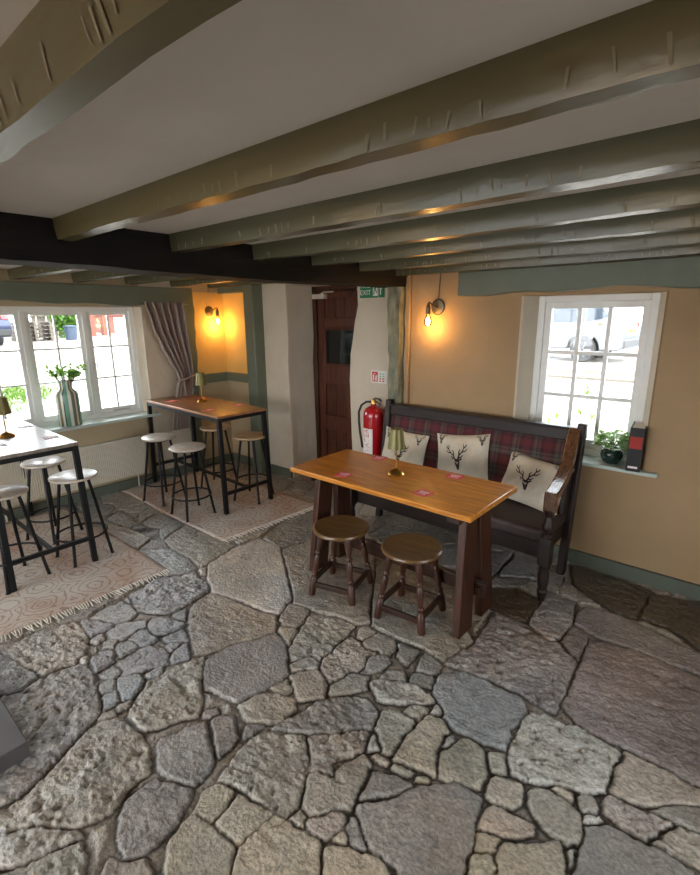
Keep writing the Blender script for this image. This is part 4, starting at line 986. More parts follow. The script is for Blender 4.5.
# ------------------------------------------------------------------ bar stools
def bar_stool(loc, rz, label):
    s = thing('bar_stool', label, 'stool', loc, rz, 'black framed bar stools at the tall tables')
    H_ = .665
    mb = MB(); mb.lathe([(0, H_-.022), (.152, H_-.022), (.160, H_-.018), (.162, H_-.010), (.160, H_-.003), (.154, H_), (0, H_)], 48); mb.build('seat', M['seat_wood'], s)
    mb = MB(); mb.lathe([(0, H_-.034), (.12, H_-.034), (.12, H_-.021), (0, H_-.021)], 24); mb.build('seat_plate', M['black_metal'], s)
    for k in range(4):
        a = R(45+90*k); ca, sa = math.cos(a), math.sin(a)
        mb = MB(); mb.tube([(ca*.100, sa*.100, H_-.03), (ca*.202, sa*.202, .0)], .0115, 10); lg = mb.build('leg', M['black_metal'], s)
        mb = MB(); mb.lathe([(0, -.001), (.015, -.001), (.015, .012), (0, .012)], 10, T(ca*.202, sa*.202, 0)); mb.build('foot', M['black_metal'], lg)
    mb = MB(); zr = .20; rr_ = .100+(.102)*(H_-.03-zr)/(H_-.03)+.004
    mb.tube([(rr_*math.cos(2*math.pi*i/40), rr_*math.sin(2*math.pi*i/40), zr) for i in range(40)], .0085, 8, closed=True); mb.build('foot_ring', M['black_metal'], s)
    return s
bs = bar_stool((-3.90, 2.262, 0), R(-2), 'bar stool at the near side of the corner bar table, closest to the oak table')
pale = {M['seat_wood']: M['seat_pale']}
dup(bs, (-4.465, 2.290, 0), R(12), 'bar stool between radiator and corner bar table, on its near side', pale)
dup(bs, (-4.40, 2.900, 0), R(28), 'bar stool behind the corner bar table, beneath the corner wall lamp')
dup(bs, (-3.79, 2.895, 0), R(20), 'bar stool behind the corner bar table, next to the square green post')
dup(bs, (-3.825, 1.262, 0), R(5), 'pale seated bar stool at the right corner of the left edge table', pale)
dup(bs, (-4.405, 1.248, 0), R(25), 'pale seated bar stool before the radiator, behind the left edge table', pale)
dup(bs, (-3.82, .800, 0), R(15), 'pale seated bar stool cut off by the left edge of the photo', pale)
for sl in bs.children:
    if sl.name.startswith('seat') and not sl.name.startswith('seat_plate'): sl.material_slots[0].link = 'OBJECT'; sl.material_slots[0].material = M['seat_pale']

# ------------------------------------------------------------------ little lamps
def table_lamp(loc, label):
    l = thing('table_lamp', label, 'lamp', loc, 0, 'small metal shaded table lamps')
    mb = MB(); mb.lathe([(0, 0), (.054, 0), (.056, .004), (.051, .014), (.034, .028), (.014, .036), (.007, .040), (.005, .042), (0, .042)], 32); mb.build('base', M['brass'], l)
    mb = MB(); mb.lathe([(0, .03), (.0050, .03), (.0050, .20), (0, .20)], 12); mb.build('stem', M['brass'], l)
    mb = MB(); mb.lathe([(.055, .176), (.0575, .176), (.0410, .302), (.0385, .302), (.0385, .285), (.0545, .182), (.055, .176)], 36); sh = mb.build('lamp_shade', M['shade'], l, smooth=50)
    # top disc of the shade
    mb = MB(); mb.lathe([(0, .292), (.0385, .292), (.0385, .2945), (0, .2945)], 24); mb.lathe([(0, .2945), (.004, .2945), (.004, .304), (0, .306)], 10); mb.build('shade_top', M['brass'], sh)
    return l
lp = table_lamp((-1.73, 2.469, .80), 'olive shaded brass lamp standing on the oak table')
dup(lp, (-4.47, 2.815, .94), 0, 'olive shaded lamp on the corner bar table')
dup(lp, (-4.265, 1.00, .94), 0, 'olive shaded lamp on the left edge table, cut by the frame')

def wall_lamp(loc, rz, label, watt, ox):
    l = thing('wall_lamp', label, 'lamp', loc, rz, 'antique brass wall lamps with bare bulbs')   # local: -y points into the room
    mb = MB(); mb.lathe([(0, 0), (.062, 0), (.064, .006), (.058, .014), (.03, .018), (0, .018)], 36, RX(R(90))); mb.build('wall_plate', M['old_brass'], l)
    mb = MB(); mb.tube([(0, -.012, 0), (0, -.045, 0), (ox*.25, -.075, .012), (ox*.55, -.095, .03), (ox*.8, -.105, .038), (ox, -.105, .03)], .006, 10); mb.build('arm', M['old_brass'], l)
    mb = MB(); mb.lathe([(0, -.055), (.017, -.055), (.019, -.05), (.019, .0), (.014, .006), (.010, .03), (0, .032)], 20, T(ox, -.105, 0)); mb.build('socket', M['old_brass'], l)
    mb = MB(); mb.lathe([(0, -.158), (.012, -.156), (.026, -.143), (.032, -.122), (.030, -.103), (.022, -.080), (.0145, -.063), (.0135, -.053), (0, -.053)], 24, T(ox, -.105, 0)); bu = mb.build('bulb', M['bulb_glass'], l, smooth=60)
    mb = MB(); mb.lathe([(0, -.146), (.010, -.142), (.017, -.126), (.017, -.105), (.010, -.085), (0, -.08)], 16, T(ox, -.105, 0)); mb.build('filament', M['filament'], bu, smooth=60)
    mb = MB(); mb.tube([(.004, -.006, .06), (.008, -.004, .16), (.018, -.004, .33)], .003, 6); mb.build('cable', M['old_brass'], l)
    d = bpy.data.lights.new('bulb_light', 'POINT'); d.energy = watt; d.color = (1, .56, .16); d.shadow_soft_size = .03
    lo = bpy.data.objects.new('bulb_light', d); C.objects.link(lo); lo.parent = l; lo.location = (ox, -.105, -.185)
    return l
wall_lamp((-2.128, 3.60, 1.867), 0, 'brass wall lamp with glowing bulb above the settle', .2, -.03)
wall_lamp((-5.10, 3.392, 1.870), R(90), 'brass wall lamp with glowing bulb in the corner behind the bar table', .28, .05)
wall_lamp((-1.0, -2.60, 1.85), R(180), 'unseen brass wall lamp added for warm fill behind the camera, right of its window', 1.6, -.03)  # unseen pair added behind the camera to warm the near joists
wall_lamp((-4.2, -2.60, 1.85), R(180), 'unseen brass wall lamp added for warm fill behind the camera, left of its window', 1.6, -.03)

# ------------------------------------------------------------------ coasters
def coaster(loc, rz, label, s_=.095):
    c = MB(); h = s_/2
    c.box(-h, h, -h, h, 0, .0022, 0)
    rg = random.Random(4)
    for row, (n, y) in enumerate(((5, .011), (4, -.011))):
        for i in range(n):
            x = (i-(n-1)/2)*.0135; c.box(x-.0045, x+.0045, y-.008+rg.uniform(0, .003), y+.008, .0022, .0026, 1)
    c.box(-.036, .036, .026, .029, .0022, .0026, 1); c.box(-.036, .036, -.031, -.028, .0022, .0026, 1)
    o_ = c.build('coaster', [M['pink'], M['card_white']], smooth=0); o_.location = loc; o_.rotation_euler = (0, 0, rz)
    return tag(o_, label, 'coaster', 'square card beer mats')
c0 = coaster((-1.985, 2.243, .80), R(12), 'pink square beer mat at the near left of the oak table')
def cp(loc, rz, label, swap=None):
    c = c0.copy(); C.objects.link(c); c.location = loc; c.rotation_euler = (0, 0, rz); c['label'] = label
    if swap:
        for i, q in enumerate(swap): c.material_slots[i].link = 'OBJECT'; c.material_slots[i].material = q
cp((-2.037, 2.69, .80), R(8), 'pink square beer mat at the far left of the oak table, near the extinguisher')
cp((-1.407, 2.283, .80), R(-8), 'pink square beer mat at the front of the oak table, right of its lamp')
cp((-1.41, 2.665, .80), R(5), 'pink square beer mat on the oak table before the middle cushion')
cp((-4.745, 2.625, .94), R(6), 'pink square beer mat on the corner bar table at its window end')
cp((-4.68, 2.945, .94), R(4), 'pink square beer mat on the corner bar table just behind its lamp')
cp((-3.99, 2.580, .94), R(10), 'pink square beer mat on the corner bar table, front right')
cp((-3.99, 2.920, .94), R(-6), 'pink square beer mat on the corner bar table beside the green post')
cd = (M['card_black'], M['card_white'])
cp((-4.559, 1.205, .94), R(5), 'brown printed beer mat on the left edge table, nearest the window', cd)
cp((-3.982, 1.205, .94), R(-4), 'brown printed beer mat on the left edge table, by its right corner', cd)
cp((-4.013, .875, .94), R(5), 'brown printed beer mat on the left edge table, cut by the frame', cd)

# ------------------------------------------------------------------ fire extinguisher and signs
e = thing('fire_extinguisher', 'red fire extinguisher hung on the pale pier beside the settle', 'extinguisher', (-2.715, 3.495, .455))
e.scale = (1.13, 1.1, 1.05)
mb = MB(); mb.lathe([(0, 0), (.078, 0), (.082, .006), (.082, .03), (0, .03)], 32); mb.build('base_ring', M['black'], e)
mb = MB(); mb.lathe([(0, .02), (.078, .02), (.085, .03), (.085, .42), (.082, .455), (.066, .49), (.040, .508), (.026, .514), (.022, .53), (0, .53)], 40); cyl = mb.build('cylinder', M['red'], e)
mb = MB()
def lab(u, v):
    a = R(-132+74*u); return (.0856*math.cos(a), .0856*math.sin(a), .07+.25*v)
mb.grid(lab, 16, 2); 
def onlab(pts):      # lettering bent round the cylinder, reading upwards
    return [(.0864*math.cos(R(-95)+x/.0864), .0864*math.sin(R(-95)+x/.0864), .195+y) for x, y in pts]
tm = MB(); text_mesh('WATER', .072, Matrix.Identity(4), 0, tm, 0)
vv = onlab([(-v[1], v[0]) for v in tm.v]); mb.add(vv, tm.f, 1)
mb.build('label', [M['white_card'], M['red_sign']], cyl, smooth=60)
mb = MB(); mb.lathe([(0, .52), (.02, .52), (.02, .56), (.014, .575), (0, .578)], 16); mb.build('valve', M['brass'], e)
mb = MB(); mb.tube([(-.015, 0, .565), (.03, -.01, .585), (.075, -.02, .58), (.10, -.022, .566)], [.006, .007, .007, .005], 8); mb.tube([(.0, 0, .548), (.04, -.01, .553), (.085, -.02, .533)], [.006, .006, .004], 8); mb.build('handle', M['black'], e)
mb = MB(); mb.tube([(-.01, -.01, .55), (-.06, -.02, .545), (-.105, -.03, .51), (-.125, -.04, .45), (-.12, -.045, .36), (-.105, -.05, .27), (-.09, -.052, .20), (-.075, -.055, .13)], .0095, 10); mb.build('hose', M['black'], e)
mb = MB(); mb.box(-.03, .03, .05, .095, .40, .46); mb.build('bracket', M['steel'], e)

g = MB()      # half of it is hidden by the beam
g.box(-.14, .14, -.004, 0, -.075, .075, 0)
Xs = T(0, -.0045, 0) @ RX(R(90))
text_mesh('FIRE', .062, Xs @ T(-.075, .032, 0), 1, g); text_mesh('EXIT', .062, Xs @ T(-.075, -.030, 0), 1, g)
def flat(pts, mi): g.add([(x, -.0052, z) for x, z in pts], [tuple(range(len(pts)))], mi)
flat([(.012, -.06), (.066, -.06), (.066, .055), (.012, .055)], 1)
def fl2(pts): g.add([(x, -.0062, z) for x, z in pts], [tuple(range(len(pts)))], 0)
fl2([(.030, .030), (.042, .030), (.042, .046), (.030, .046)]); fl2([(.024, .0), (.044, .0), (.050, .026), (.030, .028)]); fl2([(.024, 0), (.034, 0), (.026, -.05), (.016, -.05)]); fl2([(.034, 0), (.044, 0), (.060, -.03), (.050, -.036)]); fl2([(.046, .022), (.060, .010), (.062, .016), (.048, .028)])
g.add([(x, -.0052, z) for x, z in [(.074, -.0015), (.077, -.0015), (.077, .0015)]], [(0, 1, 2)], 1)
flat([(.0735, -.075), (.0765, -.075), (.0765, .075), (.0735, .075)], 1)
flat([(.092, -.05), (.104, -.05), (.104, -.008), (.125, .014), (.116, .022), (.092, .0)], 1); flat([(.084, -.002), (.118, .032), (.084, .032)], 1)
g = g.build('fire_exit_sign', [M['green_sign'], M['white_card']], smooth=0); g.location = (-2.815, 3.597, 2.035); tag(g, 'green fire exit sign under the black beam end', 'sign')
g = MB(); g.box(-.09, .09, -.004, 0, -.058, .058, 0)
def fl(pts, mi): g.add([(x, -.005, z) for x, z in pts], [tuple(range(len(pts)))], mi)
fl([(-.078, -.046), (-.010, -.046), (-.010, .046), (-.078, .046)], 1)
def fw_(pts): g.add([(x, -.006, z) for x, z in pts], [tuple(range(len(pts)))], 0)
fw_([(-.068, -.036), (-.052, -.036), (-.052, .012), (-.056, .022), (-.064, .022), (-.068, .012)]); fw_([(-.058, .026), (-.036, .026), (-.036, .032), (-.058, .032)])
fw_([(-.040, -.036), (-.020, -.036), (-.024, -.012), (-.018, .006), (-.030, .018), (-.038, -.006)])
for i in range(2):
    for j in range(4): 
        x = .008+i*.034; z = .034-j*.022; fl([(x, z-.012), (x+.024, z-.012), (x+.024, z), (x, z)], 2 if j < 2 else 1)
g = g.build('extinguisher_sign', [M['white_card'], M['red_sign'], mat('sign_pale_green', rgb8(150, 186, 150), .5)], smooth=0); g.location = (-2.732, 3.597, 1.25); tag(g, 'small white and red extinguisher sign on the pale pier', 'sign')

# ------------------------------------------------------------------ curtain
cu = thing('curtain', 'mauve grey linen curtain tied back at the right of the casement window', 'curtain', (-5.0, 2.85, .57))
def edge_y(z, side):
    K = [(.57, 2.70, 2.915), (.80, 2.745, 2.945), (1.0, 2.80, 3.0), (1.14, 2.845, 3.01), (1.22, 2.82, 3.02), (1.35, 2.745, 3.015), (1.5, 2.67, 3.005), (1.7, 2.59, 2.99), (1.95, 2.525, 2.98)]
    for a, c in zip(K, K[1:]):
        if z <= c[0]:
            t = (z-a[0])/(c[0]-a[0]); t = t*t*(3-2*t)*.5+t*.5
            return a[side]+(c[side]-a[side])*t
    return K[-1][side]
mb = MB()
def cf(u, v):
    z = .57+1.39*v; y0, y1 = edge_y(z, 1), edge_y(z, 2)
    wd = y1-y0; am = .016+.030*(wd/.42)
    ph = 2*math.pi*(5.5*u+.08*math.sin(z*4))
    y = y0+wd*(u+.012*math.sin(ph*2))
    x = am*math.sin(ph)+.006*math.sin(ph*2.3+1)
    lift = -.05*max(0, .3-v)/.3*abs(math.sin(math.pi*u*2))*0
    return (x+.045, y-2.85, z-.57+lift)
mb.grid(cf, 110, 50); ob = mb.build('cloth', M['curtain'], cu, smooth=80)
so = ob.modifiers.new('cloth', 'SOLIDIFY'); so.thickness = .004
mb = MB(); P = []
for i in range(41):
    a = 2*math.pi*i/41; P.append((.045+.068*math.cos(a), .078+.11*math.sin(a), .57+.025*math.sin(a)+.005))
mb.tube(P, .011, 8, closed=True); mb.tube([(.0, .18, .59), (-.03, .215, .64), (-.06, .235, .69), (-.085, .24, .70)], .007, 6)
mb.tube([(.09, .03, .575), (.105, .02, .52), (.10, .03, .45), (.105, .035, .38)], [.010, .012, .010, .004], 6)
mb.build('tieback', M['curtain'], cu)
mb = MB(); mb.tube([(.03, -.34, 1.386), (.03, .14, 1.386)], .005, 8); mb.build('curtain_rod', M['sage_trim'], cu)

# ------------------------------------------------------------------ radiator
r_ = thing('radiator', 'long cream panel radiator under the casement window', 'radiator', (-5.05, 1.72, .13))
mb = MB(); n = 74; L0, L1 = -.75, .70
pr = []
for i in range(n):
    a = L0+(L1-L0)*i/n; st = (L1-L0)/n
    pr += [(a+.12*st, .0), (a+.30*st, .007), (a+.62*st, .007), (a+.80*st, .0)]
pts = [(L0, -.018)]+[(y, x+.008) for y, x in pr]+[(L1, .008), (L1, -.018)]
mb.prism([(x, y) for y, x in pts], 2, .012, .415)
mb.build('panel', M['radiator'], r_, smooth=30)
mb = MB(); mb.box(-.03, .012, L0-.006, L1+.006, .412, .432); mb.box(-.03, .010, L0-.008, L0, .0, .43); mb.box(-.03, .010, L1, L1+.008, .0, .43); mb.build('top_grille', M['radiator'], r_, bevel=.003)
mb = MB()
for y in (L0+.1, L1-.1): mb.tube([(-.018, y, .03), (-.018, y, -.13)], .0075, 8)
mb.build('pipe', M['radiator'], r_)

# ------------------------------------------------------------------ vase with twigs
def leaf(mb, p, d, l, wd, mi, rg):
    d = Vector(d).normalized(); sd = d.cross(Vector((rg.uniform(-1, 1), rg.uniform(-1, 1), 1))).normalized(); nn = d.cross(sd)
    p = Vector(p)
    v = [p, p+d*l*.35+sd*wd*.5, p+d*l*.75+sd*wd*.35+nn*l*.05, p+d*l+nn*l*.12, p+d*l*.75-sd*wd*.35+nn*l*.05, p+d*l*.35-sd*wd*.5, p+d*l*.5-nn*l*.04]
    mb.add([tuple(q) for q in v], [(0, 1, 6), (1, 2, 6), (2, 3, 6), (3, 4, 6), (4, 5, 6), (5, 0, 6)], mi)
va = thing('vase', 'tall striped ribbed vase of leafy twigs on the casement sill', 'vase', (-5.125, 1.745, .785))
Mv = bpy.data.materials.new('striped_glaze'); Mv.use_nodes = True; nt = Mv.node_tree; N = nt.nodes; L = nt.links; p = N['Principled BSDF']; p.inputs['Roughness'].default_value = .25
tc = N.new('ShaderNodeTexCoord'); gr = N.new('ShaderNodeTexGradient'); gr.gradient_type = 'RADIAL'; L.new(tc.outputs['Object'], gr.inputs[0])
ml = N.new('ShaderNodeMath'); ml.operation = 'MULTIPLY'; ml.inputs[1].default_value = 5; L.new(gr.outputs['Fac'], ml.inputs[0]); fr = N.new('ShaderNodeMath'); fr.operation = 'FRACT'; L.new(ml.outputs[0], fr.inputs[0])
cr = N.new('ShaderNodeValToRGB'); cr.color_ramp.interpolation = 'CONSTANT'
els = [(0, rgb8(120, 168, 150)), (.28, rgb8(226, 228, 216)), (.5, rgb8(108, 140, 116)), (.62, rgb8(150, 126, 96)), (.74, rgb8(222, 224, 214)), (.9, rgb8(86, 104, 88))]
cr.color_ramp.elements[0].color = (*els[0][1], 1); cr.color_ramp.elements[1].position = els[1][0]; cr.color_ramp.elements[1].color = (*els[1][1], 1)
for q, c in els[2:]:
    k = cr.color_ramp.elements.new(q); k.color = (*c, 1)
L.new(fr.outputs[0], cr.inputs[0]); L.new(cr.outputs[0], p.inputs['Base Color'])
mb = MB(); mb.lathe([(0, 0), (.096, 0), (.100, .006), (.100, .30), (.094, .325), (.066, .35), (.058, .362), (.058, .43), (.062, .436), (.056, .436), (.050, .36), (0, .36)], 48); mb.build('vessel', Mv, va)
mb = MB(); rg = random.Random(12); tips = []
for i in range(22):
    a = rg.uniform(0, 6.28); sp_ = rg.uniform(.08, .26); h = rg.uniform(.03, .15)
    p0 = Vector((.02*math.cos(a), .02*math.sin(a), .34)); p3 = Vector((.45*sp_*math.cos(a), sp_*math.sin(a), .44+h)); p1 = p0.lerp(p3, .5)+Vector((0, 0, .04))
    mb.tube([p0, p1, p3], [.003, .0025, .0015], 5); tips.append((p1, p3))
mb.build('twigs', M['stem'], va)
mb = MB()
for p1, p3 in tips:
    for k in range(9):
        t = k/8; q = p1.lerp(p3, t); leaf(mb, q, (rg.uniform(-1, 1), rg.uniform(-1, 1), rg.uniform(-.1, 1)), rg.uniform(.034, .055), .03, 0, rg)
mb.build('leaves', M['leaf'], va, smooth=60)

# ------------------------------------------------------------------ things on the north sill
pp = thing('potted_plant', 'bushy pale green plant in a dark round pot on the sill', 'plant', (-.735, 3.66, .79))
mb = MB(); mb.lathe([(0, 0), (.045, 0), (.05, .006), (.066, .035), (.072, .06), (.066, .085), (.054, .098), (.060, .106), (.053, .106), (.046, .095), (0, .095)], 32); mb.build('pot', M['pot'], pp)
mb = MB(); mb.lathe([(0, .09), (.048, .09), (.048, .097), (0, .099)], 20); mb.build('soil', M['soil'], pp)
mb = MB(); rg = random.Random(5)
for i in range(430):
    a = rg.uniform(0, 6.28); el = rg.uniform(.02, 1); rr_ = .108*math.sqrt(1-el*el*.55)*rg.uniform(.45, 1)
    q = (rr_*math.cos(a), rr_*math.sin(a)*.85, .105+.105*el*rg.uniform(.7, 1.1))
    leaf(mb, q, (math.cos(a)*.9+rg.uniform(-.4, .4), math.sin(a)*.9+rg.uniform(-.4, .4), rg.uniform(0, .9)), rg.uniform(.022, .036), .022, 0 if rg.random() < .55 else 1, rg)
for i in range(14):
    a = rg.uniform(0, 6.28); mb.tube([(0, 0, .09), (.06*math.cos(a), .06*math.sin(a), .17)], .002, 4, 2)
mb.build('foliage', [M['leaf2'], M['leaf'], M['stem']], pp, smooth=60)
bk = thing('book', 'thick black book with red spine label standing at the window end', 'book', (-.585, 3.635, .79), R(6))
mb = MB(); mb.box(-.034, .034, -.10, .11, .006, .285); mb.build('pages', M['paper'], bk)
mb = MB(); mb.box(-.042, -.036, -.11, .115, 0, .294); mb.box(.036, .042, -.11, .115, 0, .294); mb.box(-.042, .042, -.118, -.108, 0, .294); mb.build('cover', M['book_black'], bk, bevel=.002)
mb = MB(); mb.box(-.036, .036, -.1195, -.117, .155, .235); mb.build('spine_label', M['book_red'], bk)
mb = MB(); mb.box(-.03, .026, -.1195, -.117, .022, .036); mb.build('foot_mark', M['card_white'], bk)

# ------------------------------------------------------------------ rugs
Mr = bpy.data.materials.new('faded_oriental_weave'); Mr.use_nodes = True; nt = Mr.node_tree; N = nt.nodes; L = nt.links; p = N['Principled BSDF']; p.inputs['Roughness'].default_value = .95
tc = N.new('ShaderNodeTexCoord')
vo = N.new('ShaderNodeTexVoronoi'); vo.inputs['Scale'].default_value = 4.2; vo.inputs['Randomness'].default_value = .45; L.new(tc.outputs['Object'], vo.inputs['Vector'])
nz = N.new('ShaderNodeTexNoise'); nz.inputs['Scale'].default_value = 7; nz.inputs['Detail'].default_value = 4; L.new(tc.outputs['Object'], nz.inputs['Vector'])
ad = N.new('ShaderNodeMath'); ad.operation = 'MULTIPLY_ADD'; ad.inputs[1].default_value = .55; L.new(nz.outputs['Fac'], ad.inputs[0]); L.new(vo.outputs['Distance'], ad.inputs[2])
sn = N.new('ShaderNodeMath'); sn.operation = 'MULTIPLY'; sn.inputs[1].default_value = 40; L.new(ad.outputs[0], sn.inputs[0])
s2 = N.new('ShaderNodeMath'); s2.operation = 'SINE'; L.new(sn.outputs[0], s2.inputs[0])
cr = N.new('ShaderNodeValToRGB'); cr.color_ramp.elements[0].position = .0; cr.color_ramp.elements[0].color = (*rgb8(204, 198, 190), 1)
cr.color_ramp.elements[1].position = .93; cr.color_ramp.elements[1].color = (*rgb8(166, 152, 144), 1)
k = cr.color_ramp.elements.new(.72); k.color = (*rgb8(198, 190, 180), 1)
L.new(s2.outputs[0], cr.inputs[0])
n4 = N.new('ShaderNodeTexNoise'); n4.inputs['Scale'].default_value = 2.4; n4.inputs['Detail'].default_value = 5; L.new(tc.outputs['Object'], n4.inputs['Vector'])
c4 = N.new('ShaderNodeValToRGB'); c4.color_ramp.elements[0].position = .38; c4.color_ramp.elements[0].color = (*rgb8(236, 212, 200), 1); c4.color_ramp.elements[1].position = .6; c4.color_ramp.elements[1].color = (1, 1, 1, 1); L.new(n4.outputs['Fac'], c4.inputs[0])
mu = N.new('ShaderNodeMix'); mu.data_type = 'RGBA'; mu.blend_type = 'MULTIPLY'; mu.inputs[0].default_value = 1; L.new(cr.outputs[0], mu.inputs[6]); L.new(c4.outputs[0], mu.inputs[7])
L.new(mu.outputs[2], p.inputs['Base Color'])
M['rug'] = Mr; M['fringe'] = mat('cream_fringe', rgb8(216, 210, 198), .95)
def rug(x0, x1, y0, y1, skew, label, seed):
    cx, cy = (x0+x1)/2, (y0+y1)/2
    r = thing('rug', label, 'rug', (cx, cy, 0)); rg = random.Random(seed)
    mb = MB(); nx, ny = 60, 30
    def zz(u, v): return .009+.0035*math.sin(u*9+seed)*math.sin(v*6+1)
    mb.grid(lambda u, v: (x0+(x1-x0)*u+skew*(v-.5)-cx, y0+(y1-y0)*v-cy+.012*math.sin(u*5+seed), zz(u, v)), nx, ny)
    ob = mb.build('weave', Mr, r, smooth=60); so = ob.modifiers.new('pile', 'SOLIDIFY'); so.thickness = .006; so.offset = -1
    mb = MB(); n = 62
    for i in range(n):
        v = (i+.5)/n; xb = x1+skew*(v-.5)-cx-.004; yb = y0+(y1-y0)*v-cy+.012*math.sin(5+seed); l = rg.uniform(.055, .085); dv = rg.uniform(-.018, .018)
        mb.tube([(xb, yb, zz(1, v)-.002), (xb+l*.5, yb+dv*.3, .008), (xb+l, yb+dv, .005)], [.0048, .0042, .003], 5)
    mb.build('fringe', M['fringe'], r)
    return r
rug(-5.0, -3.185, 2.10, 3.17, .07, 'faded beige oriental rug with white fringe under the corner bar table', 1)
rug(-5.0, -3.135, .52, 1.555, .02, 'faded beige oriental rug under the left edge table', 4)

# ------------------------------------------------------------------ slate hearth
h = MB(); h.prism([(-3.4, .374), (-3.4, -1.1), (-2.129, -1.1), (-2.129, .374)], 2, -.01, .07); ho = h.build('hearth_slab', M['slate'], bevel=.004)
tag(ho, 'dark slate slab corner lying on the flagstones at the left edge', 'slab')
# ------------------------------------------------------------------ outside
def gz(x, y): return .40+.010*(y-4)*(y > 4)+.036*max(0, -x-8)
b = MB(); nx, ny = 50, 50
b.grid(lambda u, v: (-36+52*u, -16+50*v, gz(-36+52*u, -16+50*v) if not (-36+52*u > -5.44 and -16+50*v < 3.95) else .2), nx, ny)
# keep the ground outside the building: cut faces that reach indoors
keep = [i for i, q in enumerate(b.f) if not all(b.v[k][0] > -5.44 and b.v[k][1] < 3.97 for k in q)]
def clampv(p):
    x, y, z = p
    return p
nf = [b.f[i] for i in keep]; b.f = [q for q in nf if not any(b.v[k][0] > -5.46 and b.v[k][1] < 3.96 for k in q)]; b.m = [0]*len(b.f)
b.add([(-6.2, -16, .4), (-5.46, -16, .4), (-5.46, 4.2, .4), (-6.2, 4.2, .4)], [(0, 1, 2, 3)]); b.add([(-5.46, 4.25, .4), (16, 4.25, .4), (16, 5.2, .4), (-5.46, 5.2, .4)], [(0, 1, 2, 3)]); b.add([(-2.6, 3.96, .4), (16, 3.96, .4), (16, 4.25, .4), (-2.6, 4.25, .4)], [(0, 1, 2, 3)])
b.add([(2.75, -16, .3), (16, -16, .3), (16, 4.2, .3), (2.75, 4.2, .3)], [(0, 1, 2, 3)]); b.add([(-5.46, -16, .3), (2.8, -16, .3), (2.8, -2.95, .3), (-5.46, -2.95, .3)], [(0, 1, 2, 3)])
struct(b.build('ground', M['gravel'], smooth=60), 'pale gravel yard outside the windows', 'ground')

# brick edged paving in front of the parked cars
b = MB(); rg = random.Random(2)
for j in range(5):
    for i in range(46):
        x = -8.5+i*.23+(j % 2)*.11; y = 12.0+j*.12; z = gz(x, y); b.box(x, x+.215, y, y+.105, z-.01, z+.012+rg.uniform(0, .004))
struct(b.build('brick_path', M['brickpave'], smooth=0), 'strip of pink brick paving beside the parked cars', 'paving')
b = MB()
for i in range(11):
    x = -8.5+i*.95; b.box(x, x+.92, 10.9, 11.04, gz(x, 11)-.05, gz(x, 11)+.05)
struct(b.build('kerb', M['pallet'], bevel=.01), 'row of kerb stones outside the nine pane window', 'kerb')

